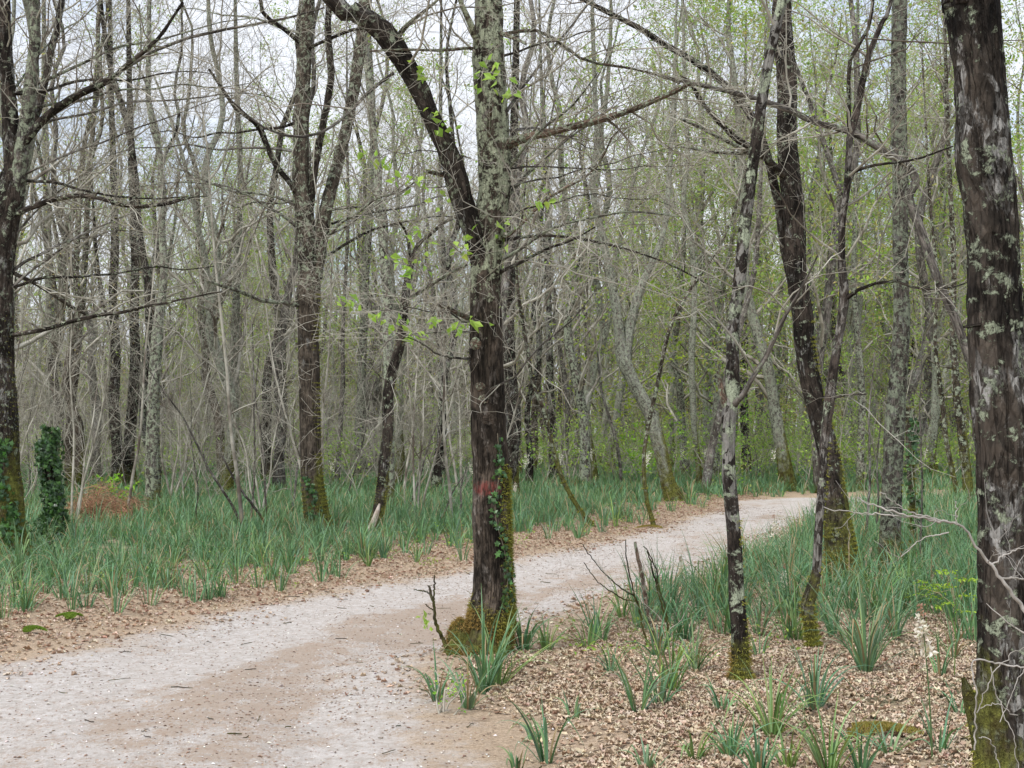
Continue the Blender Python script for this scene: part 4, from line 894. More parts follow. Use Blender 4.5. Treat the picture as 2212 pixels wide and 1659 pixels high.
# leafy undergrowth (mostly beyond the bend and to the right) and grey brushwood (mostly left)
def bushes(n, D0, D1, side, hmax, name, label, leafp, cols, lsz, seed):
    global RS
    RS = np.random.RandomState(seed); pts = []
    while len(pts) < n:
        D = math.sqrt(D0 ** 2 + (D1 ** 2 - D0 ** 2) * RS.rand()); x = (RS.rand() * 2 - 1) * (.364 * D + 6)
        if path_sd(np.array([[x, D]]))[0][0] > -.8 or RS.rand() > side(px_of(x, D), D): continue
        pts.append((x, D))
    pts = np.array(pts); m = len(pts); h = hmax * (.4 + .6 * RS.rand(m)); t = np.linspace(0, 1, 6)
    B = np.stack([pts[:, 0], pts[:, 1], height(pts[:, 0], pts[:, 1])], -1)
    d = norm(np.stack([RS.randn(m) * .35, RS.randn(m) * .35, np.ones(m)], -1))
    P = B[:, None] + (d * h[:, None])[:, None] * t[:, None] + np.cumsum(RS.randn(m, 6, 3) * .05, 1) * np.array([1, 1, .3])
    R = (.005 + .008 * RS.rand(m))[:, None] * (1 - .7 * t)
    g = G(); tubes(g, P, R, 4)
    p1, r1 = kids(P, R, 7, .1, .98, (.3 * hmax, .55 * hmax), (30, 80), .2, 5, .7, .003, .01, .2, .6, .4); tubes(g, p1, r1, 3)
    p2, r2 = kids(p1, r1, 4, .15, .98, (.1 * hmax, .28 * hmax), (30, 75), .1, 4, .6, .002, .006, .25, .5, .4); tubes(g, p2, r2, 3)
    o = link(name, None) if False else None
    o = link(name, g.mesh(name, M['farwood' if name == 'thicket' else 'twig'])); tag(o, label, 'undergrowth', kind='stuff')
    if leafp:
        g = G(); c = pts_on(p2, 3, .1); c = c[RS.rand(len(c)) < leafp]; leaves(g, c, lsz * (.6 + .8 * RS.rand(len(c))), pal(len(c), cols, .2), .5)
        o2 = link('undergrowth_leaves', g.mesh('undergrowth_leaves', M['leaf'], smooth=False, col=True)); tag(o2, "fresh green leaves on the low undergrowth", 'undergrowth', kind='stuff')
bushes(1350, 34, 80, lambda p, D: 1.0 if p > 1150 else .6, 2.0, 'undergrowth', "fresh green shrubby undergrowth beyond the path bend", .9, GREENS, .085, 301)
bushes(760, 24, 64, lambda p, D: (1.0 if p < 1000 else .15) * (1 if D > 30 or p < 300 or 380 < p < 560 else .15), 3.6, 'brushwood', "tangle of thin grey bare brushwood between the trunks", .0, OLIVES, .05, 302)

bushes(1150, 74, 112, lambda p, D: 1.0, 5.5, 'thicket', "grey-green thicket closing the view between the farthest trunks", .8, GREENS + OLIVES + OLIVES, .13, 303)
RS = np.random.RandomState(640); n = 5200
D = np.sqrt(8 ** 2 + (40 ** 2 - 8 ** 2) * RS.rand(n)); x = (RS.rand(n) * 2 - 1) * (.364 * D + .8); sdq = path_sd(np.stack([x, D], -1))[0]
k = (sdq < -.15) & (fbm(np.stack([x * .7, D * .7, x * 0 + 31], -1), 3) > -.02); x, D = x[k], D[k]; z = height(x, D)
c = np.repeat(np.stack([x, D, z], -1), 8, 0); c = c + np.stack([RS.randn(len(c)) * .07, RS.randn(len(c)) * .07, .03 + .16 * RS.rand(len(c)) * np.repeat(RS.rand(len(x)), 8)], -1)
g = G(); leaves(g, c, .03 * (.6 + .9 * RS.rand(len(c))), pal(len(c), GREENS, .15), .6); tag(link('ground_herbs', g.mesh('ground_herbs', M['leaf'], smooth=False, col=True)), "small yellow-green herbs scattered among the leaf litter", 'herbs', kind='stuff')

# ------------------------------------------------------------------ asphodels
def blades(g, B, n, L, w, arch, cols, seg=6, spread=.03, fold=True, stand=.85):
    """n blades on each base B (m,3)"""
    m = len(B); N = m * n
    L = np.repeat(L, n) * (.55 + .55 * RS.rand(N)); az = RS.rand(N) * 2 * np.pi
    el = np.radians(90 - np.abs(RS.randn(N)) * 17 - 4)
    b = np.repeat(B, n, 0) + np.stack([np.cos(az), np.sin(az), 0 * az], -1) * (spread * np.sqrt(RS.rand(N)))[:, None]
    hd = np.stack([np.cos(az), np.sin(az), 0 * az], -1)
    bend = arch * (.25 + RS.rand(N) ** 1.6 * 1.6)
    u = np.linspace(0, 1, seg)[None]
    ang = el[:, None] - bend[:, None] * u ** 1.6 * 1.5
    kink = (RS.rand(N) < .2)[:, None]; ang = np.where(kink & (u > .55), ang - 1.5, ang)
    ds = L[:, None] / (seg - 1)
    hx = np.concatenate([np.zeros((N, 1)), np.cumsum(np.cos(ang[:, :-1]), 1)], 1) * ds; hz = np.concatenate([np.zeros((N, 1)), np.cumsum(np.sin(ang[:, :-1]), 1)], 1) * ds
    C = b[:, None] + hd[:, None] * hx[..., None]; C[..., 2] += np.maximum(hz, -.0)
    C[..., 2] = np.maximum(C[..., 2], b[:, None, 2] + .006)
    tw = RS.randn(N) * .5; sd_ = np.stack([-np.sin(az + tw), np.cos(az + tw), 0 * az], -1)
    wd = (np.atleast_1d(w) * np.ones(N))[:, None] * (.75 + .5 * RS.rand(N))[:, None] * np.array([.8 if i == 0 else (1 - (i / (seg - 1)) ** 2.2) for i in range(seg)])[None] + .0006
    Vl = C - sd_[:, None] * wd[..., None] / 2; Vr = C + sd_[:, None] * wd[..., None] / 2
    nb = np.cross(sd_[:, None], np.gradient(C, axis=1)); nb = norm(nb)
    rows = [Vl, C + nb * (-wd[..., None] * .28), Vr] if fold else [Vl, Vr]
    K = len(rows); V = np.stack(rows, 2).reshape(N, seg * K, 3)
    q = []
    for i in range(seg - 1):
        for j in range(K - 1): q.append([i * K + j, i * K + j + 1, (i + 1) * K + j + 1, (i + 1) * K + j])
    Fq = (np.arange(N)[:, None, None] * (seg * K) + np.array(q)[None]).reshape(-1, 4)
    c = pal(N, cols, .16); uu = np.repeat(np.linspace(0, 1, seg), K)[None, :, None]
    dry = (RS.rand(N, 1, 1) < .09)
    cv = c[:, None] * (1 - .15 * uu) + np.array([.05, .045, .0]) * np.clip(uu - .8, 0, 1) * 4
    cv = np.where(dry, np.array([.36, .27, .15]) * (.7 + .5 * uu), cv)
    g.add(V, Fq, None, cv.reshape(-1, 3))
BL = [(.125, .25, .12), (.155, .295, .135), (.095, .21, .09), (.20, .33, .13), (.155, .275, .165), (.135, .275, .14)]
RS = np.random.RandomState(401)
# ground cover behind: one mass nobody could count
def density(x, D, sd):
    left = (x < (RE_x(D)))
    d = -sd + .9 * fbm(np.stack([x * 1.1, D * 1.1, x * 0 + 21], -1), 2)
    base = np.maximum(sstep(.4, 2.3, d), .24 * (d > .3)) * (.5 + .5 * sstep(-.35, .15, fbm(np.stack([x * .8, D * .8, x * 0 + 2], -1), 3)))
    right_near = (~left)
    base = np.where(right_near, np.where(D > 15, sstep(.0, .25, -sd), sstep(.1, .9, -sd)) * sstep(8.9, 13.5, D + .6 * (x - 2)) * (.55 + .45 * sstep(-.3, .3, fbm(np.stack([x, D, x * 0 + 7], -1), 3))), base)
    return base
def RE_x(D): return np.interp(D, RE[:, 1][5:], RE[:, 0][5:])
N0 = 42000
D = np.sqrt(9.5 ** 2 + (62 ** 2 - 9.5 ** 2) * RS.rand(N0)); x = (RS.rand(N0) * 2 - 1) * (.364 * D + 4)
SDp = path_sd(np.stack([x, D], -1))[0]; dn = density(x, D, SDp) * np.clip(14.0 * (1100. / N0) * np.minimum(1.0, (26 / D) ** .5) * 1.9, 0, 1)
kp = (SDp < -.2) & (np.hypot(x + 7.13, (D - 24.3) * .8) > .9) & ~((D > 19.5) & (D < 24.5) & (np.abs(px_of(x, D) - 222) < 60) & (RS.rand(N0) < .35)) & (RS.rand(N0) < np.minimum(dn * 1.3, 1)); x, D = x[kp], D[kp]
for lo, hi, nb, sg, wd_, nm in ((0, 17, 15, 6, .011, 'asphodel_cover'), (17, 30, 15, 5, .014, 'asphodel_cover'), (30, 70, 11, 4, .026, 'asphodel_cover')):
    k = (D >= lo) & (D < hi); B = np.stack([x[k], D[k], height(x[k], D[k])], -1); g = G()
    blades(g, B, nb, (.28 + .28 * RS.rand(k.sum())) + .16 * (x[k] > RE_x(D[k])), wd_, .75, BL, sg, .06, fold=(hi < 18))
    o = link(nm, g.mesh(nm, M['blade'], smooth=False, col=True)); tag(o, {17: "nearest dense asphodel leaves edging the litter", 30: "blue-green asphodel leaves carpeting the wood beside the path", 70: "distant green asphodel carpet under the trees"}[hi], 'asphodels', kind='stuff')
print("cover tufts", len(x))

# countable tufts in front: pixel of the foot, height in pixels, number of blades
TF = [(1045, 1500, 200, 16, "dark green tuft of long blades in front of the red-marked tree's mossy foot"),
 (1075, 1480, 170, 13, "second tuft at the mossy foot, a little behind and right"),
 (945, 1515, 110, 9, "small upright tuft at the sand edge left of the mossy foot"),
 (1010, 1530, 120, 9, "thin tuft between the sand and the foot of the red-marked tree"),
 (1130, 1425, 130, 12, "upright tuft just right of the red-marked tree"),
 (1180, 1420, 90, 9, "low tuft right of the red-marked tree's neighbour tuft"),
 (1182, 1645, 170, 9, "lone splayed tuft on bare soil nearest the sandy corner"),
 (1150, 1600, 70, 5, "wispy few-bladed tuft just above the lone splayed one"),
 (1115, 1655, 60, 5, "tiny tuft at the lower end of the sand edge"),
 (1270, 1410, 120, 8, "tuft on the path verge left of the broken stake"),
 (1300, 1395, 110, 8, "bent-leaved tuft between verge and broken stake"),
 (1380, 1560, 170, 9, "pale green tuft with a folded leaf below the broken stake"),
 (1425, 1545, 150, 9, "open tuft right of the folded-leaf one"),
 (1452, 1515, 170, 10, "spreading tuft under the bare twiggy shrub"),
 (1420, 1440, 130, 10, "tuft at the foot of the broken stake"),
 (1500, 1470, 130, 9, "sprawling tuft between the shrub and the leaning pale tree"),
 (1480, 1400, 140, 12, "tuft just behind the bare twiggy shrub"),
 (1540, 1330, 140, 13, "dense tuft near the path behind the broken stake"),
 (1600, 1345, 110, 10, "tuft behind the leaning pale tree's foot"),
 (1640, 1390, 120, 9, "tuft just right of the leaning pale tree"),
 (1640, 1440, 90, 6, "sparse tuft close on the right of the leaning pale tree"),
 (1668, 1610, 190, 15, "large grey-green tuft below the leaning pale tree"),
 (1760, 1560, 170, 12, "upright tuft below the thin dark forked tree"),
 (1745, 1350, 150, 14, "bushy tuft behind the thin dark forked tree's mossy bend"),
 (1700, 1310, 150, 14, "bushy tuft left of the thin dark forked tree"),
 (1720, 1400, 140, 13, "broad tuft in front of the flared tree, left part"),
 (1800, 1390, 120, 10, "tuft right of the thin dark forked tree's foot"),
 (1872, 1475, 230, 24, "largest fountain-shaped tuft, centre right"),
 (1835, 1330, 130, 13, "tuft against the mossy flared tree's foot"),
 (1900, 1340, 140, 14, "tuft right of the mossy flared tree"),
 (1935, 1395, 130, 12, "loose tuft above the flower spike"),
 (2060, 1440, 110, 7, "thin tuft beside the bracken shoot"),
 (2032, 1480, 110, 5, "grey drooping few-leaved tuft right of the flower spike"),
 (1960, 1310, 120, 13, "tuft in front of the upright lichened tree"),
 (2040, 1320, 120, 13, "tuft below the bracken frond"),
 (2090, 1300, 120, 12, "tuft left of the big dark tree"),
 (1580, 1655, 110, 12, "low tuft near the bottom beneath the leaning pale tree"),
 (1500, 1660, 90, 8, "small tuft left of the low bottom tuft"),
 (1640, 1700, 130, 12, "tuft cut by the lower frame right of the low bottom tuft"),
 (1400, 1680, 80, 6, "sparse blades in leaf litter near the bottom"),
 (1560, 1560, 80, 6, "few short blades amid litter under the leaning pale tree"),
 (1790, 1690, 170, 14, "bottom tuft under the upright central-right one"),
 (1860, 1680, 140, 9, "bottom tuft of upright blades left of the moss patch"),
 (1920, 1640, 100, 6, "thin blades just below the moss patch"),
 (2030, 1640, 120, 6, "few broad blades beside the flower stem's foot"),
 (1700, 1680, 100, 8, "short tuft between two bottom tufts"),
 (2075, 1560, 90, 5, "few thin blades left of the big dark trunk's foot"),
 (1240, 1560, 60, 5, "few short blades on bare soil right of the sand"),
 (1320, 1470, 90, 6, "scattered blades below the path verge"),
 (1345, 1340, 100, 9, "verge tuft left of the stake"),
 (1450, 1300, 110, 10, "tuft at the path margin behind the shrub"),
 (40, 1260, 130, 13, "tall tuft at the left frame edge below the ivied tree"),
 (130, 1260, 100, 10, "tuft at the left litter edge"), (60, 1330, 90, 8, "sprawling tuft low at the left edge"),
 (150, 1315, 90, 8, "upright little tuft on red-brown litter at left"), (190, 1300, 110, 10, "bright tuft on litter, third from the left edge"),
 (240, 1310, 100, 9, "paired upright tuft on the left litter"), (255, 1290, 60, 6, "short tuft behind the paired tuft"),
 (325, 1200, 80, 9, "tuft in the verge below the spotted trunk"), (385, 1220, 70, 8, "small tuft on the verge left of the path's start"),
 (470, 1245, 90, 9, "tuft at the verge below the leaning thin stems"), (560, 1235, 90, 10, "verge tuft left of the twin oak"),
 (520, 1240, 80, 8, "verge tuft two steps left of the twin oak"), (625, 1225, 80, 8, "verge tuft before the twin oak's left foot"),
 (735, 1210, 70, 8, "verge tuft right of the twin oak's foot"), (795, 1232, 80, 9, "verge tuft below the scarred S-curved tree"),
 (830, 1215, 60, 7, "short verge tuft right of the S-curved tree"), (900, 1220, 60, 7, "short verge tuft left of the red-marked tree"),
 (1250, 1165, 60, 8, "flattened verge tuft right of the red-marked tree"), (1330, 1140, 70, 9, "verge tuft left of the bent mossy stem")]
for i, (px, py, hp, nb, lb) in enumerate(TF):
    Dt = on_ground(px, min(py, 1900)); P0 = at(px, py, Dt); zb = gz(P0[0], P0[1]); B = np.array([[P0[0], P0[1], zb - .005]]); H = hp * Dt / F
    r = root('asphodel_tuft', (P0[0], P0[1], zb), lb, 'plant', 'asphodel tufts on the leaf litter')
    g = G(); RS = np.random.RandomState(500 + i)
    blades(g, B, int(nb * 2.1), np.array([H * 1.15]), .0135, .95, [tuple(np.array(c_) * np.array([(1, 1, 1), (1.35, 1.12, .8), (.85, .9, .95), (1.15, 1.0, 1.05)][i % 4])) for c_ in BL], 9, .035)
    link('leaf_blades', g.mesh('leaf_blades', M['blade'], (P0[0], P0[1], zb), smooth=True, col=True), r)

# flowering asphodels
def flower(px, py, hp, label, seed, D=None, big=1.0, parts=True):
    global RS
    RS = np.random.RandomState(seed); Df = D or on_ground(px, py); P0 = at(px, py, Df); zb = gz(P0[0], P0[1]); H = hp * Df / F
    b = np.array([P0[0], P0[1], zb]); r = root('flowering_asphodel', b, label, 'flower', 'flowering asphodel spikes')
    t = np.linspace(0, 1, 10); c = b + np.outer(t, [(-.07 * H), 0, H]) + np.outer(np.sin(t * 3) * .01, [1, 0, 0])
    g = G(); tubes(g, c[None], (.0042 * big * (1 - .6 * t))[None], 7, col=np.array([[.10, .16, .06]])); link('stem', g.mesh('stem', M['blade'], b, col=True), r)
    top = c[-1]; g = G(); n = int(26 * big)
    s = RS.rand(n); a = RS.rand(n) * 6.28; cc = top - np.outer(s, [(-.07), 0, 1]) * (.20 * big) + np.stack([np.cos(a), np.sin(a), 0 * a], -1) * (.008 + .016 * s[:, None]) * big
    for k in range(5):
        leaves(g, cc + RS.randn(n, 3) * .004, .024 * big * (.5 + s), np.where(s[:, None] < .22, np.array([.45, .26, .20]), pal(n, [(.80, .76, .73), (.7, .62, .58)], .06)), .1)
    link('blossom', g.mesh('blossom', M['petal'], b, smooth=False, col=True), r)
flower(2014, 1655, 330, "tall white flower spike standing before the big dark right-hand tree", 601, D=6.75, big=1.15)
flower(1684, 1290, 165, "white flower spike by the sandy path left of the flared tree", 602)
flower(1700, 1330, 100, "short budded spike just right of the path-side white spike", 603)
flower(1475, 1300, 90, "faded slim spike behind the bare shrub by the path", 604)
flower(1118, 1130, 85, "pale blossom spike just right of the red-marked trunk in the meadow", 605)
RS = np.random.RandomState(610); fs = []
while len(fs) < 60:
    D = 28 + 22 * RS.rand(); px = [RS.rand() * 1000 + 1130, RS.rand() * 900 + 700][RS.randint(2)]; x = (px - CX) * D / F
    if path_sd(np.array([[x, D]]))[0][0] > -.8: continue
    fs.append((px, D))
proto_f = None
gF = None
for i, ((px, D), lb) in enumerate(zip(fs, describe([(p, D, 'tiny white') for p, D in fs], 'flower spike'))):
    x = (px - CX) * D / F; z = gz(x, D)
    if proto_f is None:
        RS = np.random.RandomState(611); g = G(); t = np.linspace(0, 1, 6); tubes(g, np.outer(t, [0, 0, .85])[None], (.006 * (1 - .5 * t))[None], 5, col=np.array([[.10, .16, .06]])); ms = g.mesh('stem', M['blade'], col=True)
        g = G(); s = RS.rand(30); leaves(g, np.stack([RS.randn(30) * .02, RS.randn(30) * .02, .98 - .25 * s], -1), .045, pal(30, [(.78, .74, .70)], .06), .1); mb = g.mesh('blossom', M['petal'], smooth=False, col=True); proto_f = (ms, mb)
        RS = np.random.RandomState(612)
    r = copy_parts(proto_f, 'flowering_asphodel', (x, D, z), RS.rand() * 6, .8 + .4 * RS.rand(), ('stem', 'blossom')); tag(r, lb, 'flower', 'white asphodel spikes far back in the meadow')

# ------------------------------------------------------------------ leaf litter, pebbles, crumbs
RS = np.random.RandomState(700)
def litter(n, box, prob, size, cols, name, label, lift=.01):
    x = box[0] + (box[1] - box[0]) * RS.rand(n); y = box[2] + (box[3] - box[2]) * RS.rand(n)
    sd = path_sd(np.stack([x, y], -1))[0]; k = (RS.rand(n) < prob(x, y, sd)) & (np.abs(x) < .364 * y + .8); x, y = x[k], y[k]
    z = height(x, y, sd[k]); C = np.stack([x, y, z + .007 + lift * RS.rand(len(x))], -1); g = G()
    leaves(g, C, size * (.5 + .55 * RS.rand(len(x)) + .9 * RS.rand(len(x)) ** 4), pal(len(x), cols, .12), .94, shape='oak' if size > .03 else 'leaf')
    o = link(name, g.mesh(name, M['dead'], smooth=False, col=True)); tag(o, label, 'litter', kind='stuff'); print(name, len(x)); return o
TAN = [(.49, .39, .285), (.53, .435, .325), (.44, .34, .24), (.36, .26, .18), (.59, .50, .385), (.46, .36, .255), (.31, .20, .14), (.51, .41, .30), (.54, .45, .34)]
litter(165000, (-.6, 6.2, 5.6, 15), lambda x, y, sd: np.where(sd < -.0, sstep(.1, -.8, sd + .35 * fbm(np.stack([x, y, x * 0], -1) * 1.3, 3)) * .95 * (x > RE_x(y) - .2) * (.45 + .55 * (fbm(np.stack([x * 2.1, y * 2.1, x * 0 + 8], -1), 3) > -.12)), .0) * np.minimum(1, (9.5 / y)), .036, TAN, 'leaf_litter', "tan and brown dead oak leaves covering the right-hand ground")
litter(170000, (-7, 6, 8.5, 37), lambda x, y, sd: sstep(.75, -.45, sd + .5 * fbm(np.stack([x, y, x * 0], -1) * 1.1, 3)) * (sd > -3.0) * (x < RE_x(y)) * 1., .036, [(.44, .33, .24), (.36, .23, .16), (.52, .42, .32), (.31, .19, .135), (.47, .355, .26), (.55, .46, .36), (.41, .31, .23)], 'leaf_litter', "red-brown dead leaves along the left verge of the path", .006)
litter(150000, (-6, 7, 5.5, 30), lambda x, y, sd: (sd > -.1) * (.34 + .75 * (fbm(np.stack([x * 1.2, y * .7, x * 0 + 5], -1), 3) > .12)) * sstep(2.6, .1, sd) + .22 * (sd > 0), .018, [(.33, .22, .155), (.25, .155, .11), (.44, .33, .25), (.18, .12, .09), (.70, .66, .60)], 'leaf_crumbs', "brown leaf crumbs scattered over the sand", .002)
g = G(); n = 5200; x = -6 + 12 * RS.rand(n); y = 5.6 + 20 * RS.rand(n) ** 1.4; sd = path_sd(np.stack([x, y], -1))[0]; k = (sd > -.5) & (np.abs(x) < .364 * y + .3); x, y = x[k], y[k]; n = len(x)
z = height(x, y); s = (.003 + .006 * RS.rand(n) ** 2.5)[:, None, None]
oc = np.array([(1, 0, 0), (.3, .9, 0), (-.7, .7, .1), (-1, -.2, 0), (-.2, -1, .1), (.7, -.7, 0), (0.1, 0, .75)])
V = np.stack([x, y, z + .0085], -1)[:, None] + oc[None] * s * (1 + .4 * RS.randn(n, 7, 1)); Fc = (np.arange(n)[:, None, None] * 7 + np.array([[i, (i + 1) % 6, 6] for i in range(6)])[None]).reshape(-1, 3)
cc = pal(n, [(.72, .70, .69), (.60, .55, .51), (.75, .73, .72), (.16, .13, .12)], .1)
g.add(V, Fc, None, np.repeat(cc, 7, 0)); tag(link('pebbles', g.mesh('pebbles', M['dead'], col=True)), "small white and grey pebbles scattered on the sandy path", 'pebbles', kind='stuff')
g = G(); n = 900; x = -6 + 12 * RS.rand(n); y = 5.7 + 14 * RS.rand(n); sd = path_sd(np.stack([x, y], -1))[0]; k = (np.abs(x) < .364 * y + .3) & ((sd < .6) | (RS.rand(n) < .35)); x, y, sd = x[k], y[k], sd[k]; n = len(x)
a = RS.rand(n) * 6.28; L = .03 + .12 * RS.rand(n) ** 2; t = np.linspace(-.5, .5, 4)
P = np.stack([x[:, None] + np.cos(a)[:, None] * L[:, None] * t, y[:, None] + np.sin(a)[:, None] * L[:, None] * t, (height(x, y, sd) + .012)[:, None] + 0 * t], -1) + RS.randn(n, 4, 3) * .002
tubes(g, P, (.0015 + .002 * RS.rand(n))[:, None] * np.ones(4), 4); tag(link('fallen_twigs', g.mesh('fallen_twigs', M['brown'], bc=True)), "short brown fallen twigs strewn over sand and litter", 'twigs', kind='stuff')

# ------------------------------------------------------------------ single small things
RS = np.random.RandomState(800)
def stem_thing(name, label, cat, stems, mat, D, tw=None, twmat='twig', dd=0, leaf=None):
    x0, y0 = stems[0][0][0], stems[0][0][1]; p0 = at(x0, y0, D); b = np.array([p0[0], p0[1], gz(p0[0], p0[1])]); r = root(name, b, label, cat)
    for i, st in enumerate(stems):
        P, R = world_line(st, D, dd if np.isscalar(dd) else dd[i]); n = max(8, len(st) * 6); c, q = resample(P, R, n); c = c + .003 * RS.randn(n, 3) * np.minimum(np.arange(n), 3)[:, None] / 3
        g = G(); tubes(g, c[None], q[None], 8, cap=True); so = link('stem', g.mesh('stem', M[mat], b, bc=True), r)
        if tw:
            gt = G()
            for p, rr in twiggery(*[z_[None] for z_ in resample(c, q, 12)], n=tw, lens=((.12, .4), (.06, .18), (.03, .09)), rmax=.005, rmin=.0012, levels=2 if tw[2] == 0 else 3): tubes(gt, p, rr, 3)
            link('twig', gt.mesh('twig', M[twmat], b), so)
    if leaf:
        g = G(); C = np.array([at(x, y, D) + RS.randn(3) * .015 for x, y in leaf for _ in range(4)]); leaves(g, C, .05 * (.8 + .5 * RS.rand(len(C))), pal(len(C), [(.30, .44, .08), (.40, .52, .14)]), .3); link('leaf_spray', g.mesh('leaf_spray', M['leaf'], b, smooth=False, col=True), r)
    return r
stem_thing('broken_sapling', "dead little sapling leaning left at the red-marked tree's foot, few leaves", 'sapling', [[(978, 1442, 10), (965, 1400, 9), (950, 1365, 8), (940, 1340, 7), (938, 1310, 6), (930, 1280, 6), (927, 1265, 4)], [(936, 1300, 4), (938, 1270, 4), (938, 1243, 3)], [(930, 1282, 4), (912, 1276, 3), (895, 1274, 2)], [(938, 1320, 3), (925, 1310, 2), (918, 1305, 2)]], 'dark', D1 - .15, leaf=[(915, 1335), (930, 1345), (920, 1352)])
stem_thing('broken_stake', "broken upright brown stick in the litter right of the path edge", 'stick', [[(1418, 1420, 11), (1408, 1360, 10), (1396, 1300, 10), (1386, 1240, 9), (1378, 1205, 8), (1371, 1172, 6)]], 'brown', 10.3)
stem_thing('bare_shrub', "small bare twiggy shrub of dark thin stems beside the broken stick", 'shrub', [[(1445, 1410, 5), (1440, 1350, 5), (1425, 1290, 4), (1412, 1240, 4), (1398, 1190, 2)], [(1400, 1400, 4), (1385, 1340, 4), (1372, 1290, 4), (1340, 1270, 3), (1290, 1220, 2), (1258, 1175, 2)], [(1445, 1400, 4), (1440, 1330, 4), (1425, 1270, 3), (1415, 1220, 3), (1392, 1180, 2)], [(1388, 1340, 3), (1370, 1280, 3), (1355, 1220, 3), (1350, 1165, 2)], [(1380, 1300, 3), (1340, 1290, 3), (1290, 1255, 2), (1262, 1215, 2)]], 'dark', 10.1, tw=(3, 2, 0))
stem_thing('bare_branch', "pale bare branch reaching in from the right, in front of the big dark trunk", 'shrub', [[(2290, 1660, 14), (2262, 1480, 11), (2225, 1350, 9), (2190, 1285, 8), (2150, 1235, 7), (2115, 1190, 6), (2090, 1150, 5), (2072, 1133, 5), (2020, 1125, 6), (1985, 1118, 5), (1940, 1108, 4), (1880, 1090, 3), (1850, 1072, 2)], [(2072, 1133, 4), (2010, 1118, 4), (1960, 1105, 3), (1930, 1085, 2), (1900, 1062, 2)], [(2015, 1122, 3), (1930, 1112, 3), (1860, 1108, 2), (1780, 1098, 2)], [(2140, 1222, 4), (2175, 1195, 3), (2215, 1185, 2)], [(2160, 1248, 5), (2200, 1250, 4), (2240, 1262, 3)], [(2066, 1130, 2), (2066, 1105, 2), (2066, 1082, 2)], [(2050, 1150, 3), (1990, 1165, 2), (1950, 1200, 2)]], 'palewig', 5.0, tw=(2, 1, 0), twmat='palewig')
stem_thing('bramble', "pale arching bramble stems crossing the foot of the big dark trunk", 'shrub', [[(2105, 1620, 3.7), (2108, 1520, 3.7), (2100, 1440, 3.7), (2110, 1425, 3.7), (2140, 1430, 3.7), (2215, 1442, 3.7)], [(2110, 1540, 2.5), (2150, 1450, 2.5), (2190, 1410, 1.9), (2215, 1400, 1.9)], [(2140, 1440, 2.5), (2160, 1520, 2.5), (2185, 1580, 1.9), (2200, 1659, 1.9)], [(2160, 1560, 1.9), (2195, 1480, 1.9), (2215, 1440, 1.9)], [(2115, 1530, 1.9), (2150, 1520, 1.9), (2195, 1545, 1.9)], [(2160, 1659, 1.9), (2140, 1600, 1.9), (2112, 1590, 1.9)]], 'palewig', 4.9, tw=None)
stem_thing('leaning_pole', "thin pale dead stem leaning left across the thicket before the twin oak", 'stick', [[(540, 1175, 6), (500, 1090, 6), (450, 1010, 5), (400, 910, 4), (350, 840, 3), (315, 790, 2)]], 'grey', 21, tw=(3, 2, 0))
stem_thing('leaning_pole', "second thin pale dead stem, leaning left just beside the first", 'stick', [[(600, 1175, 6), (560, 1110, 6), (515, 1050, 5), (480, 985, 4)]], 'grey', 20.5, tw=(3, 2, 0))
for i, (x, yb, yt, xt, w, lb) in enumerate([(540, 1150, 760, 560, 5, "thin pale pole in the meadow, first left of the twin oak"), (575, 1145, 700, 545, 5, "thin straight pole left of the twin oak, slightly right of another"), (628, 1130, 650, 680, 5, "thin grey pole slanting up behind the twin oak"), (875, 1120, 880, 960, 5, "thin grey forked pole in the meadow, right of the S-curved tree"), (940, 1145, 1030, 1000, 5, "short slanting dead stick left of the red-marked tree"), (985, 1140, 1010, 1008, 5, "short brown leaning stick close left of the red-marked tree"), (1345, 1065, 760, 1290, 8, "grey slim sapling with rising twigs right of the white-banded tree"), (1868, 1195, 760, 1890, 6, "thin rod between flared tree and lichened tree"), (1888, 1190, 900, 1905, 5, "second thin rod between flared tree and lichened tree"), (1985, 1250, 700, 1995, 4, "thin straight rod right of the ivy-wrapped stump")]):
    stem_thing('thin_pole', lb, 'sapling', [[(x, yb, w), (x + (xt - x) * .3 + 4, yb + (yt - yb) * .35, w * .9), (x + (xt - x) * .7 - 5, yb + (yt - yb) * .7, w * .7), (xt, yt, w * .4)]], 'grey', on_ground(x, yb), tw=(6, 4, 3))

# red-brown heap of dead bracken, with a fresh shrub growing through
p = at(222, 1112, 24.5); b = np.array([p[0], p[1], gz(p[0], p[1])]); r = tag(link('bracken_heap', None, None, b), "low heap of rust-red dead bracken left of the spotted trunk", 'plant')
g = G(); n = 2600; a = RS.rand(n) * 6.28; rad = np.sqrt(RS.rand(n)) * .62 * (1 + .28 * np.sin(a * 2 + 1) + .15 * np.sin(a * 5)); hh = np.maximum(.5 * (1 - (rad / .85) ** 2) * (1 + .5 * np.sin(a * 3 + 2)), .06); B = np.stack([b[0] + np.cos(a) * rad * 1.15, b[1] + np.sin(a) * rad, b[2] + hh * RS.rand(n)], -1)
d = norm(RS.randn(n, 3) * np.array([1, 1, .4])); L = .10 + .40 * RS.rand(n) ** 2; t = np.linspace(0, 1, 4); P = B[:, None] + d[:, None] * (L[:, None] * t)[..., None] + np.array([0, 0, -.10]) * (t ** 2)[None, :, None]
tubes(g, P, .0035 * np.ones((n, 4)), 3, col=pal(n, [(.38, .22, .13), (.47, .30, .19), (.29, .16, .095)], .15)); link('dead_fronds', g.mesh('dead_fronds', M['dead'], b, col=True), r)
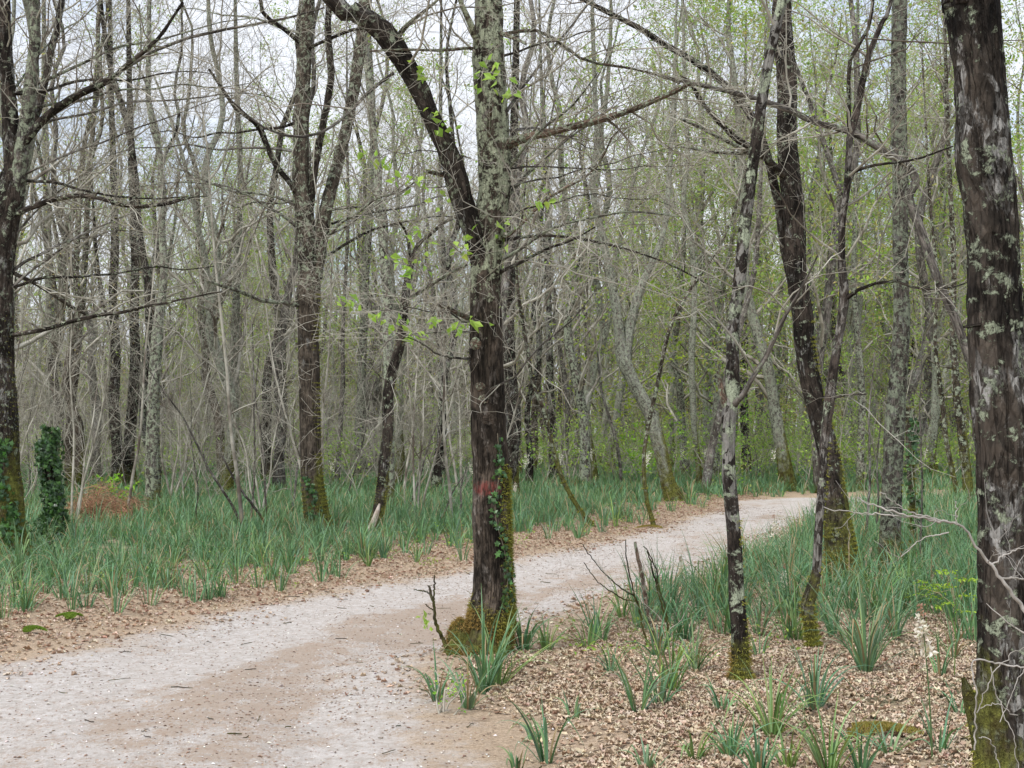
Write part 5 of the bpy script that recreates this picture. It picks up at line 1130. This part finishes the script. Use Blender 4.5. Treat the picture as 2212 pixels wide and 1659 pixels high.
def leafy_shrub(px, py, D, h, label, seed, n=140, col=((.28, .50, .05), (.36, .58, .08), (.2, .4, .05)), sz=.06, nst=5):
    global RS
    RS = np.random.RandomState(seed); p = at(px, py, D); b = np.array([p[0], p[1], gz(p[0], p[1])]); r = root('leafy_shrub', b, label, 'shrub', None)
    t = np.linspace(0, 1, 6); dr = norm(RS.randn(nst, 3) * np.array([.35, .35, 0]) + np.array([0, 0, 1])); P = b + (dr * h)[:, None] * t[None, :, None] + np.cumsum(RS.randn(nst, 6, 3) * .015, 1)
    g = G(); tubes(g, P, .006 * (1 - .7 * t)[None] * np.ones((nst, 1)), 5); p1, r1 = kids(P, .005 * np.ones((nst, 6)), 6, .2, .98, (h * .2, h * .45), (40, 80), .1, 4, .6, .002); tubes(g, p1, r1, 3); link('stem', g.mesh('stem', M['twig'], b), r)
    c = pts_on(p1, max(1, n // len(p1)), .2); g = G(); leaves(g, c, sz * (.6 + .8 * RS.rand(len(c))), pal(len(c), col, .12), .5); link('foliage', g.mesh('foliage', M['leaf'], b, smooth=False, col=True), r)
leafy_shrub(258, 1108, 26.5, .72, "bright yellow-green young shrub growing out of the bracken heap", 901, 200, sz=.08)
leafy_shrub(1385, 1045, 36, 1.6, "light green layered shrub behind the bent mossy stem", 902, 500, sz=.08, nst=7)
leafy_shrub(1330, 1000, 38, 5.2, "tall yellow-green young tree spreading behind the Y-forked pale tree", 903, 900, col=((.38, .48, .06), (.46, .52, .08), (.3, .42, .05)), sz=.10, nst=8)
leafy_shrub(1560, 1020, 40, 2.6, "light green shrub at the wood edge beyond the path bend", 904, 600, sz=.08, nst=8)
leafy_shrub(2190, 1500, 4.9, .28, "bright green sprig growing against the big dark trunk", 905, 24, sz=.055, nst=3)
leafy_shrub(960, 1535, 8.0, .22, "tiny lime-green fern sprig at the sand corner near the mossy foot", 906, 60, sz=.022, nst=5)
def frond(px, py, D, h, label, seed):
    global RS
    RS = np.random.RandomState(seed); p = at(px, py, D); b = np.array([p[0], p[1], gz(p[0], p[1])]); r = root('bracken_frond', b, label, 'fern', 'young bracken fronds')
    t = np.linspace(0, 1, 10); c = b + np.outer(t, [.02, 0, h]); g = G(); tubes(g, c[None], (.004 * (1 - .6 * t))[None], 5, col=np.array([[.14, .22, .05]])); link('stem', g.mesh('stem', M['blade'], b, col=True), r)
    cc = []; 
    for k in range(6):
        z0 = .62 + .38 * k / 5; base = b + np.array([.02 * z0, 0, h * z0]); a = (k % 2) * math.pi + RS.randn() * .4; L = .20 * (1.35 - z0) + .06
        for s in np.linspace(.05, 1, 12):
            q = base + np.array([math.cos(a), math.sin(a) * .6, .25 - .3 * s]) * L * s
            for sgn in (-1, 1): cc.append(q + RS.randn(3) * .004)
    cc = np.array(cc); g = G(); leaves(g, cc, .026 * (.6 + .7 * RS.rand(len(cc))), pal(len(cc), [(.30, .45, .05), (.38, .52, .08)], .1), .6); link('frond', g.mesh('frond', M['leaf'], b, smooth=False, col=True), r)
frond(2062, 1480, 8.9, .66, "yellow-green bracken shoot between the fountain tuft and the big dark trunk", 911)
frond(2000, 1330, 11.5, .35, "small bracken frond before the ivy-wrapped stump", 912)
frond(1800, 1240, 14.6, .55, "bracken shoot unfurling beside the flared tree", 913) if False else None
# moss patches lying on the litter
for (px, py, w, lb) in ((1900, 1605, .13, "flat golden-green moss patch on the litter, lower right"), (1405, 1140, .14, "small moss cushion at the slanting stem's foot"), (150, 1350, .07, "bright green moss cushion on the left verge"), (70, 1380, .06, "smaller moss cushion left of the bright one on the verge")):
    D = on_ground(px, py); p = at(px, py, D); b = np.array([p[0], p[1], gz(p[0], p[1])]); n = 2200; RS = np.random.RandomState(int(px)); a = RS.rand(n) * 6.28; rad = np.sqrt(RS.rand(n)) * (1 + .35 * np.sin(a * 3 + px)) * w
    B = np.stack([b[0] + np.cos(a) * rad * 1.3, b[1] + np.sin(a) * rad, b[2] + .010 + .035 * (1 - (rad / (w * 1.4)) ** 2) + .004], -1); N = norm(np.array([0, 0, 1.]) + RS.randn(n, 3) * .5); S = norm(np.cross(N, RS.randn(n, 3))) * .004
    g = G(); col = pal(n, [(.28, .23, .06), (.20, .18, .04), (.33, .25, .09)] if px > 1000 else [(.22, .32, .05), (.16, .25, .04)], .15); g.add(np.stack([B - S, B + S, B + N * .018], 1), np.arange(3 * n).reshape(n, 3), None, np.repeat(col, 3, 0))
    o = link('moss_patch', g.mesh('moss_patch', M['mossfibre'], b, smooth=False, col=True), None, b); tag(o, lb, 'moss', 'moss patches')
# sawn root stump beside the big right trunk
tree('mossy_root', "small mossy broken root stub beside the big dark trunk's foot", 'tree root', [(2135, 1690, 46), (2122, 1610, 40), (2106, 1550, 34), (2094, 1505, 27), (2086, 1478, 16), (2080, 1464, 5)], 'mossy', 5.75, k=20, disp=bark_disp(.006, .06, 141.), ext=0, crown=None, cap=True, moss=800, mossz=.6)
RS = np.random.RandomState(930); n = 700; px_ = RS.normal(85, 30, n); Dv = 17.6 + RS.rand(n) * 1.6; xx = (px_ - CX) / F * Dv
zz = height(xx, Dv) + .02 + .42 * RS.rand(n) ** 2 * (fbm(np.stack([xx * 2, Dv, xx * 0], -1), 3) > -.15)
g = G(); leaves(g, np.stack([xx, Dv, zz], -1), .05 + .035 * RS.rand(n), pal(n, [(.05, .11, .035), (.08, .16, .045), (.035, .08, .03)], .2), shape='ivy', up=.4, droop=.2)
tag(link('ground_ivy', g.mesh('ground_ivy', M['ivy'], smooth=False, col=True)), "dark ivy sprawling on the ground between the left tree and stump", 'ivy', kind='stuff')
print("objects", len(bpy.data.objects), "verts", sum(len(m.vertices) for m in bpy.data.meshes))
